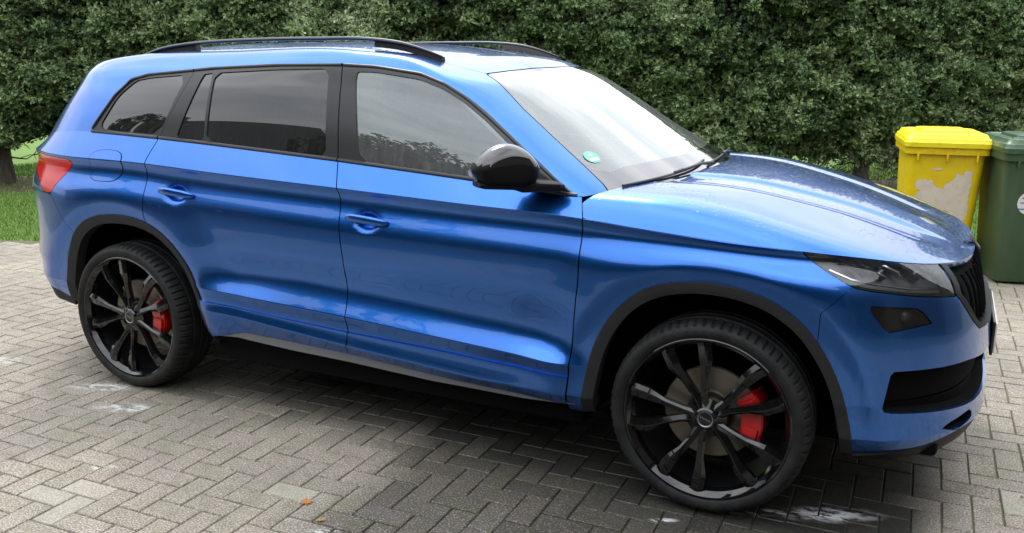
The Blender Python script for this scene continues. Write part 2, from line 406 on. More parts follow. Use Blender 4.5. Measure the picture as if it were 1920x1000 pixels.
def make_upper():
    u = plan_cols(34, 130, 60); rows = upper_rows(u); vs = vsamples(rows, {0}, 0.018)
    return u, vs, net(rows, {0}, vs)
def hood_z(x, y): pass
def make_hood():
    """outline = row 10 of the lower net from x=-.455 forward to the nose"""
    uu = plan_cols(34, 150, 60); R = lower_rows(uu); G = flare(net(R, LCREASE, [10.0]))[0]
    E = G[G[:, 0] > -0.60]; 
    k = np.argmax(E[:, 0] > -0.465) ; E = E[k:]
    # resample by arc length
    L = np.concatenate([[0], np.cumsum(np.linalg.norm(np.diff(E, axis=0), axis=1))]); q = np.linspace(0, L[-1], 130)
    E = np.stack([np.interp(q, L, E[:, i]) for i in range(3)], -1)
    s = q / L[-1]
    xs = np.interp(s, [0, .45, .80, 1.0], [-.20, .22, .50, .60])
    t1 = np.concatenate([np.linspace(0, .1, 9)[:-1], np.linspace(.1, 1, 60)])
    rows = []
    zprof = [(-.30, 1.150), (-.2, 1.150), (0, 1.135), (.2, 1.096), (.376, 1.052), (.508, 1.010), (.60, .976), (.675, .948), (.728, .926), (.772, .905), (.80, .895)]
    for t in t1:
        y = E[:, 1] * (1 - t); x = E[:, 0] * (1 - t) + xs * t
        cb = -.52 + .33 * (1 - (np.abs(y) / .93) ** 2.2)       # cowl line: keep first columns on it
        w = np.clip(1 - s / .5, 0, 1) ** 2; x = x + w * (cb - (E[0, 0] * (1 - t) + xs[0] * t)) * (t * (1 - t) * 4 > 0)
        zce = spl(zprof, np.clip(x, -.3, .80))
        a = .68 - .38 * smooth(s, .1, .6)
        h = a * (1 - np.exp(-t / .045)) + (1 - a) * (1 - (1 - t) ** 2)
        z = E[:, 2] * (1 - h) + np.maximum(zce, E[:, 2]) * h
        # bonnet creases: a flat valley between two lines, then a raised centre
        ya = np.interp(x, [-.3, .70], [.56, .335]); yb = np.interp(x, [-.3, .70], [.40, .175])
        fade = 1 - smooth(x, .52, .74)
        ay = np.abs(y)
        z = z - .011 * smooth(ay, ya + .05, ya - .05) * fade * 1.0 + .012 * smooth(ay, yb + .006, yb - .03) * fade
        rows.append(np.stack([x, y, z], -1))
    return np.array(rows)
# ------------------------------------------------------------------ the car
car = root('suv', (0, 0, 0))
tag(car, 'blue metallic SUV with black wheels and roof rails parked on block paving', 'car')

def outward(S):
    c = S.V.mean(0) - np.array([-1.4, 0, .8]); return S
def offset(S, d): return Surf(S.V + S.N * d, S.F, S.N)
def panel(name, S, m, parent=car, th=.014, both=True, side=None, centre=False, mslots=None, label=None):
    """half-space surface (y>0) -> real panel(s) with a folded-in rim. centre: one mesh across the middle"""
    if not S.F: print('EMPTY', name); return []
    F = S.F; V = S.V; N = S.N.copy()
    if centre: N[np.abs(V[:, 1]) < 1e-4, 1] = 0
    ec = {}
    for f in F:
        for a, b in zip(f, f[1:] + f[:1]): ec[(a, b)] = 1
    B = [(a, b) for (a, b) in ec if (b, a) not in ec]
    if centre: B = [(a, b) for a, b in B if not (abs(V[a, 1]) < 1e-4 and abs(V[b, 1]) < 1e-4)]
    objs = []
    def half(sgn):
        v = V * [1, sgn, 1]; nn = N * [1, sgn, 1]
        ff = [f for f in F] if sgn > 0 else [f[::-1] for f in F]
        bb = B if sgn > 0 else [(b, a) for a, b in B]
        v2 = list(map(tuple, v)); nl = []          # loop normals
        ids = {}
        def dup(i, inner):
            k = (i, inner)
            if k not in ids:
                ids[k] = len(v2); v2.append(tuple(v[i] - nn[i] * (th if inner else 0)))
            return ids[k]
        rim = []
        for a, b in bb: rim.append((dup(b, 0), dup(a, 0), dup(a, 1), dup(b, 1)))
        for f in ff: nl += [tuple(nn[i]) for i in f]
        va = np.array(v2)
        for f in rim:
            e = va[f[1]] - va[f[0]]; q = va[f[2]] - va[f[1]]; c = np.cross(e, q); c = c / (np.linalg.norm(c) + 1e-12); nl += [tuple(c)] * 4
        return v2, list(ff) + rim, nl
    def build(parts, nm):
        v2, f2, n2 = [], [], []
        for v, f, n in parts:
            o = len(v2); v2 += v; f2 += [tuple(i + o for i in q) for q in f]; n2 += n
        me = D.meshes.new(nm); me.from_pydata(v2, [], f2); me.update(); me.shade_smooth()
        if len(me.loops) == len(n2): me.normals_split_custom_set(n2)
        ob = D.objects.new(nm, me); link(ob, parent, m); objs.append(ob)
        if label: ob['label'] = label
    # orientation: rows go bottom->top, columns rear->front, so raw winding has the normal towards +y on the left half
    if centre: build([half(1), half(-1)], name)
    else:
        if side in (None, -1): build([half(-1)], name)
        if side in (None, 1) and both: build([half(1)], name)
    return objs
def inside(P, view=XZ): 
    P = np.array(P, float); return lambda V: poly_sd(view(V), P)
def xline(pts):      # signed distance in x from a line x(z)
    return lambda V: V[:, 0] - itp([(z, x) for x, z in pts], V[:, 2])
def zline(pts):
    return lambda V: V[:, 2] - itp(pts, V[:, 0])

gu, gv, GL = make_lower(); gu2, gv2, GU = make_upper(); GH = make_hood()
# hand recesses behind the door handles
for hx, hz in ((-1.385, .944), (-2.405, .983)):
    r = np.hypot((GL[..., 0] - hx) / .062, (GL[..., 2] - hz + .004) / .034); GL[..., 1] -= .020 * smooth(r, 1.0, .35) * (GL[..., 1] > .85)
def orient(S):
    mid = np.array([-1.4, 0.0, .75]); s = np.sign(np.sum((S.V - mid) * S.N))
    if s < 0: S.N = -S.N; S.F = [f[::-1] for f in S.F]
    # faces must agree with normals
    f = S.F[len(S.F) // 2]; a, b, c = S.V[f[0]], S.V[f[1]], S.V[f[2]]
    if np.dot(np.cross(b - a, c - a), S.N[f[0]]) < 0: S.F = [f[::-1] for f in S.F]
    return S
k10 = int(np.argmin(np.abs(np.array(gv) - 10)))
GF = GL[:k10 + 1]                    # forward of the doors the flank ends at the bonnet line
SL, SLF, SU, SHD = orient(grid_surf(GL)), orient(grid_surf(GF)), orient(grid_surf(GU)), orient(grid_surf(GH))

FA = round_poly([(-.470, -.2), (-.463, .313), (-.448, .42), (-.423, .546), (-.377, .660), (-.308, .752), (-.215, .818), (-.10, .849), (.02, .855), (.14, .837), (.235, .797), (.315, .735), (.375, .655), (.425, .56), (.46, .45), (.485, .326), (.49, -.2)], 1)
RA = round_poly([(-3.215, -.2), (-3.205, .40), (-3.170, .58), (-3.120, .71), (-3.05, .79), (-2.95, .843), (-2.80, .862), (-2.65, .853), (-2.53, .813), (-2.43, .740), (-2.345, .63), (-2.295, .50), (-2.265, .36), (-2.25, .25), (-2.245, -.2)], 1)
def shrink(P, c, k, kz=None): return (np.array(P) - c) * [k, kz or k] + c
FI = shrink(FA, (.01, .34), .915); RI = shrink(RA, (-2.76, .34), .915)
G2 = .0024     # half a panel gap
BG = [(-1.61, 1.60), (-1.60, 1.54), (-1.557, 1.172), (-1.525, 1.053), (-1.516, .917), (-1.505, .789), (-1.500, .637), (-1.493, .539), (-1.495, .421), (-1.52, .347), (-1.53, .2)]
FG = [(-.42, 1.2), (-.495, 1.10), (-.470, 1.032), (-.475, 1.006), (-.475, .807), (-.492, .636), (-.502, .506), (-.521, .32), (-.53, .2)]
RG = [(-2.40, 1.525), (-2.545, 1.217), (-2.583, 1.133), (-2.592, 1.085), (-2.592, .914), (-2.60, .80), (-2.60, .2)]
SILL = [(-3.0, .30), (-2.35, .32), (-2.24, .342), (-2.08, .383), (-1.8, .379), (-1.5, .367), (-1.0, .338), (-.53, .327), (-.3, .325)]
LINE = [(-2.4, .516), (-2.216, .508), (-1.866, .487), (-1.502, .471), (-1.087, .459), (-.79, .446), (-.45, .435)]
aF, aR = inside(FA), inside(RA)
body = clip(clip(SL, aF, -1, 0), aR, -1, 0); bodyF = clip(SLF, aF, -1, 0)
bl, bf, br, sillf = xline(BG), xline(FG), xline(RG), zline(SILL)

# doors
midp = clip(body, sillf, 1, 0)
fd = clip(clip(midp, bf, -1, G2), bl, 1, G2)
rd = clip(clip(midp, bl, -1, G2), br, 1, G2)
fdoor = panel('front_door', fd, M['paint']); rdoor = panel('rear_door', rd, M['paint'])
# lower door cladding: a skin 3 mm proud, its top edge catches the light
linf = zline(LINE)
for S, pr in ((fd, fdoor), (rd, rdoor)):
    c = offset(clip(clip(S, linf, -1, .001), sillf, 1, .004), .008)
    q = panel('door_cladding', c, M['paint'], pr[0], .010, side=-1); q = panel('door_cladding', c, M['paint'], pr[1], .006, side=1)

# rear quarter, lamps, bumpers
LAMP = [(1.535, 1.096), (1.600, 1.0), (1.645, .925), (1.70, .925), (1.78, .985), (1.90, 1.02), (2.12, 1.03), (2.12, 1.112), (1.75, 1.108)]
lampf = inside(LAMP, RZ)
rq = clip(clip(midp, br, -1, G2), lampf, -1, .0015)
rbl = lambda V: np.minimum(-V[:, 0] - itp([(0, 3.02), (.66, 3.03), (.712, 3.075), (.93, 3.245), (1.5, 3.6)], V[:, 2]), .925 - V[:, 2])
quarter = panel('rear_quarter_panel', clip(clip(rq, rbl, -1, .0012), lambda V: V[:, 1] - .66, 1, .0015), M['paint'])
tg = clip(clip(rq, rbl, -1, .0012), lambda V: V[:, 1] - .66, -1, .0015)
tailgate = panel('tailgate', tg, M['paint'], centre=True)
rball = clip(clip(body, br, -1, G2), rbl, 1, .0012)
rbz = lambda V: V[:, 2] - itp([(-3.8, .52), (-3.5, .47), (-3.25, .41), (-3.1, .38)], V[:, 0])
rbump = panel('rear_bumper', clip(rball, rbz, 1, .001), M['paint'], centre=True)
panel('rear_diffuser', offset(clip(clip(rball, rbz, -1, .001), lambda V: V[:, 2] - itp([(-3.8, .40), (-3.25, .36), (-3.1, .35)], V[:, 0]), 1), -.004), M['plastic'], rbump[0], centre=True)
lampS = clip(SL, lampf, 1, .0015)
for sd_ in (-1, 1):
    tl = panel('tail_light', clip(lampS, lambda V: V[:, 2] - itp([(-3.8, 1.075), (-3.5, 1.072), (-3.3, 1.09)], V[:, 0]), -1, .0004), M['red'], side=sd_)[0]
    top = clip(lampS, lambda V: V[:, 2] - itp([(-3.8, 1.075), (-3.5, 1.072), (-3.3, 1.09)], V[:, 0]), 1, .0004)
    panel('lamp_top', top, M['pinkred'], tl, side=sd_)
refl = clip(SL, inside([(2.00, .672), (2.10, .685), (2.10, .712), (2.00, .706)], RZ), 1)
panel('reflector', offset(refl, .003), M['orange'], rbump[0], .003, side=-1)

# fuel flap: a thin groove, flap panel a hair proud
FL = round_poly([(-2.925, 1.152), (-2.745, 1.156), (-2.735, 1.100), (-2.765, 1.012), (-2.94, 1.008), (-2.955, 1.03), (-2.955, 1.09)], 3)
fuel = clip(quarter_S := clip(rq, inside([(-3.2, .8), (-3.2, 1.2), (-2.6, 1.2), (-2.6, .8)]), 1), inside(FL), 1, 0)
fo = panel('fuel_flap', offset(fuel, .0022), M['paint'], quarter[0], .004, side=-1)
ring = clip(clip(quarter_S, inside(shrink(FL, (-2.845, 1.08), 1.028)), 1), inside(FL), -1)
panel('fuel_flap_gap', offset(ring, .0012), M['gap'], quarter[0], .001, side=-1)

# front end
HEAD = [(-.432, .976), (-.372, .920), (-.312, .876), (-.265, .8665), (-.122, .848), (.071, .829), (.066, .850), (.054, .927), (.05, 1.05), (-.43, 1.05)]
headf = inside(HEAD, QZ)
GRILL = [(-.2, 1.05), (.60, 1.05), (.598, .925), (.652, .835), (.575, .735), (.520, .695), (.40, .685), (-.2, .685)]
grf = lambda V: np.minimum(poly_sd(YZ(V), GRILL), V[:, 0] - .5)
bump_line = [(.33, 0), (.352, .79), (.437, .877), (.50, .95), (.55, 1.0)]
fbf = xline(bump_line)
FOG = [(-.276, .822), (-.115, .811), (-.089, .797), (-.052, .757), (-.212, .733), (-.248, .777)]
fogf = inside(FOG, QZ)
INT = [(-.188, .604), (.142, .603), (.292, .590), (.70, .575), (.70, .435), (.225, .432), (-.198, .462), (-.210, .478)]
intf = inside(INT, QZ)
SLOT = [(.02, .385), (.16, .405), (.225, .41), (.235, .372), (.12, .355)]
slotf = inside(SLOT, QZ)
front = clip(clip(bodyF, bf, 1, G2), headf, -1, .0015)
fender = panel('front_fender', clip(front, fbf, -1, .0012), M['paint'])
fb = clip(clip(clip(clip(clip(front, fbf, 1, .0012), grf, -1, .0015), fogf, -1), intf, -1), slotf, -1)
spl_z = lambda V: V[:, 2] - itp([(.3, .285), (.5, .295), (.7, .325), (.8, .355), (1, .36)], V[:, 0])
fbump = panel('front_bumper', clip(fb, spl_z, 1, .001), M['paint'], th=.010, centre=True)[0]
spoiler_S = clip(fb, spl_z, -1, .001)
spoiler_S.V[:, 0] -= .016 * smooth(spoiler_S.V[:, 0], .45, .75); spoiler_S.V[:, 1] += np.where(spoiler_S.V[:, 1] > .02, .004, 0) * smooth(spoiler_S.V[:, 1], .1, .4)
panel('front_spoiler', offset(spoiler_S, .006), M['frame_black'], fbump, .02, centre=True)
def back(S, fun, d, name, m, parent, view=1, **k):
    return panel(name, offset(clip(S, fun, 1, -.0005), -d), m, parent, -(d - .009), **k)
back(SLF, grf, .045, 'grille', M['gap'], fbump, centre=True)
gframe = clip(clip(SLF, grf, 1, .001), lambda V: poly_sd(YZ(V), shrink(GRILL, (.1, .84), .945)), -1)
panel('grille_frame', offset(clip(gframe, lambda V: V[:, 2] - .99, -1), .002), M['frame_black'], fbump, .03, centre=True)
bm = bmesh.new()       # grille slats follow the nose
nose = GL[-1 - 0] if False else None
for j in range(19):
    yy = -.56 + j * 1.12 / 18
    for sgn in (0,):
        pts = []
        for z in np.linspace(.70, .872, 9):
            c = GL[:, :, :].reshape(-1, 3); q = c[(np.abs(c[:, 2] - z) < .012) & (np.abs(c[:, 1] - abs(yy)) < .03) & (c[:, 0] > .4)]
            if len(q): pts.append((q[:, 0].mean() - .022, yy, z))
        pts = [p for p in pts if poly_sd([(abs(p[1]), p[2])], GRILL)[0] > .01]
        if len(pts) > 2: tube(bm, pts, .0055, 6, cap=True, flat=1.0)
bmo('grille_slats', bm, M['gap'], fbump)
back(SL, intf, .05, 'lower_intake', M['gap'], fbump, centre=True)
bm = bmesh.new()
for z in ():
    c = GL.reshape(-1, 3); pts = []
    for yy in np.linspace(-.70, .70, 41):
        q = c[(np.abs(c[:, 2] - z) < .012) & (np.abs(c[:, 1] - abs(yy)) < .03) & (c[:, 0] > .4)]
        if len(q): pts.append((q[:, 0].mean() - .035, yy, z))
    ya_ = np.array(pts); ya_[:, 0] = np.convolve(np.pad(ya_[:, 0], 3, 'edge'), np.ones(7) / 7, 'valid'); pts = [tuple(p) for p in ya_]
    tube(bm, pts, .007, 6)
bm.free()
for sd_ in (-1, 1): back(SL, slotf, .03, 'bumper_slot', M['gap'], fbump, side=sd_)
for sd_ in (-1, 1):
    fh = back(SL, fogf, .030, 'fog_light', M['gap'], fbump, side=sd_)[0]
    panel('fog_lens', offset(clip(SL, fogf, 1, .002), -.004), M['lens'], fbump, .004, side=sd_)
    # chrome flick and bulb of the fog lamp
    bm = bmesh.new()
    yq = -sd_ 
    tube(bm, [(.492, sd_ * .862, .812), (.530, sd_ * .835, .797), (.512, sd_ * .848, .782)], [.004, .009, .003], 6)
    bmo('fog_reflector', bm, M['chrome'], fbump); bm = bmesh.new()
    bmesh.ops.create_uvsphere(bm, u_segments=16, v_segments=10, radius=.026, matrix=Matrix.Translation((.59, sd_ * .765, .775)))
    bmo('fog_bulb', bm, M['lampin'], fbump)
# headlights: housing, fins, clear lens, bright inner strip
hs = clip(clip(SLF, headf, 1, .0015), bf, 1)
for sd_ in (-1, 1):
    hl = panel('headlight', offset(hs, -.002), M['lens'], car, .004, side=sd_)[0]
    panel('lamp_housing', offset(hs, -.050), M['lampin'], hl, .002, side=sd_)
    fr_ = clip(clip(SLF, headf, 1, .0018), inside(shrink(HEAD[:-2] + [(.05, .955), (-.40, .985)], (-.12, .905), .90, .80), QZ), -1)
    fr_ = clip(fr_, lambda V: V[:, 2] - itp([(.25, .93), (.44, .885), (.9, .855)], V[:, 0]), -1)
    panel('lamp_frame', offset(fr_, -.006), M['gap'], hl, .03, side=sd_)
    strip = clip(clip(SL, inside([(.022, .922), (.038, .922), (.060, .850), (.046, .850)], QZ), 1), headf, 1)
    panel('lamp_strip', offset(strip, -.008), M['lampin'], hl, .012, side=sd_)
    bm = bmesh.new()
    def onS(q, z):     # point on the front corner surface
        c = GL.reshape(-1, 3); c = c[c[:, 0] > .1]; d = (QZ(c)[:, 0] - q) ** 2 + (c[:, 1 + 1] - z) ** 2; i = np.argsort(d)[:3]; return c[i].mean(0)
    for k_, q0 in enumerate((-.34, -.27, -.20, -.13, -.06)):
        pts = []
        for t in np.linspace(0, 1, 9):
            q = q0 + .085 * t + .012 * math.sin(t * 3.1); z = .958 - .004 * k_ - .058 * t ** .75
            if poly_sd([(q, z)], HEAD)[0] < .012: continue
            p = onS(q, z); pts.append(((p[0] - .020), sd_ * (p[1] - .024), p[2]))
        if len(pts) > 2: tube(bm, pts, [.003 + .007 * math.sin(math.pi * i / (len(pts) - 1)) for i in range(len(pts))], 6, flat=.6)
    pts = [onS(q, z) for q, z in ((-.36, .925), (-.30, .893), (-.24, .884), (-.12, .868), (0, .855), (.045, .850))]
    tube(bm, [(p[0] - .014, sd_ * (p[1] - .016), p[2]) for p in pts], .0045, 6)
    bmo('lamp_fins', bm, M['chrome'], hl)
    for q, z in ((-.19, .905), (-.07, .895)):
        bm = bmesh.new(); p = onS(q, z); bmesh.ops.create_uvsphere(bm, u_segments=20, v_segments=12, radius=.024, matrix=Matrix.Translation((p[0] - .034, sd_ * (p[1] - .040), p[2]))); bmo('lamp_projector', bm, M['gloss'], hl)

# bonnet with its rain
hoodS = SHD
gap_h = lambda V: V[:, 2] - 0
E_ = GH[0]; edge_id = None
def dist_edge(V):      # distance to the bonnet's outer line
    e = E_[:, None, :] if False else E_
    d = np.full(len(V), 9.); 
    for a, b in zip(E_[:-1], E_[1:]):
        ab = b - a; t = np.clip(((V - a) @ ab) / (ab @ ab), 0, 1); d = np.minimum(d, np.linalg.norm(V - a - t[:, None] * ab, axis=1))
    return d
hoodS = clip(hoodS, lambda V: dist_edge(V) - .0026, 1)
hoodS = clip(hoodS, bf, 1, G2)
bonnet = panel('bonnet', hoodS, M['wetpaint'], centre=True, th=.02)[0]
# a round badge on the bonnet's lip
bm = bmesh.new(); lathe(bm, [(.0, 0), (.028, 0), (.030, .002), (.034, .003), (.037, .001), (.037, -.004)], 32, axis='z')
bd = bmo('badge', bm, M['satin'], bonnet); bd.matrix_basis = Matrix.Translation((.795, 0, .902)) @ Matrix.Rotation(math.radians(48), 4, 'Y')

# wheel-arch cladding
for P, Q, nm in ((FA, FI, 'f'), (RA, RI, 'r')):
    s = clip(clip(SL, inside(P), 1, 0), inside(Q), -1)
    s = clip(s, lambda V: V[:, 2] - np.where(V[:, 0] < -3, .385, .30), 1)
    # ease the inner edge inwards so the trim rolls into the arch
    r_in = np.abs(poly_sd(XZ(s.V), Q)); s = Surf(s.V - np.array([0, 1, 0]) * (.020 * (1 - smooth(r_in, 0, .035)))[:, None] + s.N * .007, s.F, s.N)
    panel('wheel_arch_trim', s, M['plastic'], th=.05)
# sill trim and rocker
sb = clip(clip(body, sillf, -1, .001), xline([(-.50, 0), (-.48, .5)]), -1)
sb = clip(sb, xline([(-2.30, 0), (-2.30, .5)]), 1)
tr = zline([(-3, .3), (-2.30, .34), (-2.10, .355), (-2.0, .350), (-1.8, .342), (-1.5, .334), (-1.1, .315), (-.7, .312), (-.54, .322), (-.4, .33)])
st_ = clip(sb, tr, 1); hz_ = np.clip((itp(SILL, st_.V[:, 0]) - st_.V[:, 2]) / .030, 0, 1.3)
st_.V[:, 1] += .006 + .016 * hz_ * smooth(st_.V[:, 0], -2.22, -2.05) * smooth(st_.V[:, 0], -.50, -.70); st_.N = st_.N * .8 + np.array([0, .35, .40]); st_.N /= np.linalg.norm(st_.N, axis=1, keepdims=True)
sills = panel('sill_trim', st_, M['greytrim'], th=.02)
panel('rocker_panel', offset(clip(sb, tr, -1, .002), -.012), M['gap'])

# inner black skin behind all gaps
inn = offset(SL, -.055)
for f_, g_ in ((inside(shrink(FA, (0, .36), 1.0)), -1), (inside(shrink(RA, (-2.79, .36), 1.0)), -1), (lambda V: V[:, 2] - 1.05, -1), (lambda V: V[:, 2] - .28, 1)): inn = clip(inn, f_, g_)
inn = clip(inn, lambda V: np.where(V[:, 0] > -.48, .88 - V[:, 2], 1.), 1)
panel('body_shell', inn, M['gap'], centre=True, th=.004)

# ---- greenhouse
DLO = round_poly([(-2.985, 1.222), (-2.978, 1.250), (-2.868, 1.405), (-2.79, 1.480), (-2.684, 1.502), (-2.414, 1.524), (-2.304, 1.534), (-1.943, 1.551), (-1.611, 1.556), (-1.444, 1.549), (-1.237, 1.524), (-1.121, 1.487), (-1.019, 1.436), (-.924, 1.377), (-.763, 1.265), (-.640, 1.182), (-.515, 1.090), (-.50, 1.06), (-3.0, 1.06)], 1, .12)
dl = inside(DLO)
WS = [(-.2, 1.02), (.800, 1.02), (.800, 1.100), (.770, 1.135), (.735, 1.200), (.708, 1.257), (.685, 1.32), (.660, 1.385), (.620, 1.455), (.573, 1.515), (.560, 1.5205), (.45, 1.530), (.276, 1.540), (-.2, 1.546)]
wsf = lambda V: np.minimum(poly_sd(YZ(V), WS), V[:, 0] + 1.12 - .0 * V[:, 0])
RW = [(-.2, 1.17), (.62, 1.17), (.66, 1.19), (.60, 1.44), (.55, 1.475), (-.2, 1.475)]
rwf = lambda V: np.minimum(poly_sd(YZ(V), RW), -3.15 - V[:, 0])
up_ = clip(clip(SU, wsf, -1, 0), rwf, -1, 0)
sidebit = clip(up_, lambda V: np.where(V[:, 0] < -3.0, -1.0 * (V[:, 1] - 9), -dl(V)), 1) if False else None
def dlf(V): return np.minimum(dl(V), np.minimum(V[:, 1] - .45, 1.0 * (V[:, 1] - .45)))
shellU = clip(up_, dlf, -1, 0)
# split the roof skin from the body side along the gutter
def gut(V): return V[:, 1] - itp([(-3.4, .640), (-3.2, .640), (-2.9, .655), (-1.5, .655), (-1.2, .60), (-1.0, .555), (-.2, .555)], V[:, 0])
roofS = clip(clip(shellU, gut, -1, .0015), lambda V: V[:, 2] - itp([(-3.9, 1.44), (-3.0, 1.44), (-1.2, 1.50), (-.9, 1.50), (0, 1.6)], V[:, 0]), 1)
roof = panel('roof', roofS, M['wetpaint'], centre=True, th=.02)[0]
sideS = clip(shellU, lambda V: np.maximum(gut(V), -(V[:, 2] - itp([(-3.9, 1.44), (-3.0, 1.44), (-1.2, 1.50), (-.9, 1.50), (0, 1.6)], V[:, 0]))), 1, .0015)
# A-pillar foot sits behind the bonnet edge
sideS = clip(sideS, lambda V: np.where(V[:, 0] > -.60, V[:, 2] - itp([(-.60, 1.0), (-.50, 1.098), (-.43, 1.112), (-.2, 1.14)], V[:, 0]), 1.), 1)
panel('body_side_frame', sideS, M['paint'], centre=False)
rw = clip(SU, rwf, 1, .002); panel('rear_window', offset(rw, -.003), M['privacy'], tailgate[0], centre=True)
ws_all = clip(SU, wsf, 1, .003)
WSI = [(-.2, 1.200), (.40, 1.194), (.60, 1.184), (.68, 1.172), (.728, 1.180), (.718, 1.213), (.700, 1.265), (.678, 1.32), (.652, 1.385), (.612, 1.452), (.562, 1.506), (.548, 1.512), (.40, 1.520), (.276, 1.527), (-.2, 1.533)]
wsi = lambda V: poly_sd(YZ(V), WSI)
wscr = panel('windscreen', clip(ws_all, wsi, 1), M['wsglass'], centre=True, th=.004)[0]
m = M['frit'] = mat('glass_edge_band', (.030, .027, .033), .05, 0, 1.0, 1.0)
panel('windscreen_border', clip(ws_all, wsi, -1), M['frit'], wscr, centre=True, th=.004)

dloS = clip(clip(SU, dl, 1, .0), lambda V: V[:, 1] - .45, 1)
dloS = clip(dloS, lambda V: V[:, 2] - itp(BELT, V[:, 0]), 1, -.02)
# belt: black trim from the belt line up; lower edge just proud of the doors
fr_f = clip(clip(dloS, bf, -1, G2) if False else dloS, bl, 1, G2)
mirl = xline([(-.60, 1.09), (-.793, 1.267), (-.81, 1.285)])
fr_r = clip(clip(dloS, bl, -1, G2), br, 1, .001)
fr_q = clip(dloS, br, -1, .001)
FGL = round_poly([(-1.533, 1.524), (-1.436, 1.523), (-1.229, 1.497), (-1.121, 1.461), (-1.015, 1.410), (-.918, 1.350), (-.785, 1.252), (-.715, 1.198), (-.735, 1.121), (-.922, 1.142), (-1.10, 1.154), (-1.455, 1.176)], 1, .1)
RGL = round_poly([(-2.278, 1.510), (-1.935, 1.528), (-1.664, 1.534), (-1.618, 1.182), (-1.9, 1.199), (-2.265, 1.217)], 1, .08)
RG2 = round_poly([(-2.345, 1.503), (-2.293, 1.509), (-2.281, 1.219), (-2.445, 1.224)], 1, .06)
QGL = round_poly([(-2.760, 1.468), (-2.677, 1.482), (-2.440, 1.500), (-2.545, 1.234), (-2.826, 1.240), (-2.935, 1.250), (-2.850, 1.397)], 1, .15)
def frame(S, polys, prs, gl_m):
    a = S
    for p in polys: a = clip(a, inside(p), -1)
    for k, pr in enumerate(prs):
        sd_ = -1 if k == 0 else 1
        panel('window_frame', offset(a, -.001), M['satin'], pr, .010, side=sd_)
        for p in polys:
            g_ = clip(S, inside(p), 1, -.003)
            panel('window', offset(g_, -.006), gl_m, pr, .003, side=sd_)
frame(fr_f, [FGL], fdoor, M['glass']); frame(fr_r, [RGL, RG2], rdoor, M['privacy']); frame(fr_q, [QGL], quarter, M['privacy'])
# rubber/satin moulding round the window opening
def mould(P, x0, x1, pr, nm='window_moulding', r=.0075):
    path = [p for p in P if p[1] > 1.08]
# belt moulding as a raised strip following the belt line, per door
def belt_strip(x0, x1, pr):
    for k, o in enumerate(pr):
        bm = bmesh.new(); pts = []
        for x in np.linspace(x0, x1, 24):
            z = float(itp(BELT, x)); c = GU[0]; y = float(np.interp(x, c[:, 0], c[:, 1])); pts.append((x, (-1 if k == 0 else 1) * (y + .001), z + .003))
        tube(bm, pts, .0075, 8, flat=1.0); bmo('window_moulding', bm, M['satin'], o)
belt_strip(-2.975, -2.550, quarter); belt_strip(-2.541, -1.560, rdoor); belt_strip(-1.554, -.515, fdoor)
def top_strip(P, pr):
    for k, o in enumerate(pr):
        bm = bmesh.new(); pts = []
        V = GU.reshape(-1, 3); V = V[(V[:, 1] > .45)]
        for x, z in P:
            d = (V[:, 0] - x) ** 2 + (V[:, 2] - z) ** 2; i = np.argsort(d)[:6]; wgt = 1 / (d[i] + 1e-5); y = float((V[i, 1] * wgt).sum() / wgt.sum())
            pts.append((x, (-1 if k == 0 else 1) * (y + .001), z))
        # smooth y
        ys = np.array([p[1] for p in pts]); ys = np.convolve(np.pad(ys, 2, 'edge'), np.ones(5) / 5, 'valid')
        tube(bm, [(p[0], y_, p[2]) for p, y_ in zip(pts, ys)], .0065, 8); bmo('window_moulding', bm, M['satin'], o)
def dense(P, n=40):
    P = np.array(P); L = np.concatenate([[0], np.cumsum(np.hypot(*np.diff(P, axis=0).T))]); q = np.linspace(0, L[-1], n)
    return list(zip(np.interp(q, L, P[:, 0]), np.interp(q, L, P[:, 1])))
top_strip(dense([(-1.595, 1.550), (-1.444, 1.544), (-1.237, 1.519), (-1.121, 1.482), (-1.022, 1.432), (-.928, 1.372), (-.767, 1.262), (-.645, 1.178), (-.525, 1.098)], 60), fdoor)
top_strip(dense([(-2.404, 1.520), (-2.304, 1.529), (-1.943, 1.546), (-1.605, 1.551)]), rdoor)
top_strip(dense([(-2.978, 1.245), (-2.868, 1.400), (-2.785, 1.474), (-2.684, 1.497), (-2.412, 1.519)]), quarter)
# small black triangle ahead of the front window
tri = clip(clip(SU, inside([(-.80, 1.258), (-.70, 1.19), (-.56, 1.105), (-.72, 1.118)]), 1), lambda V: V[:, 1] - .6, 1)
for k, o in enumerate(fdoor): panel('mirror_base', offset(tri, .002), M['plastic'], o, .006, side=-1 if k == 0 else 1)

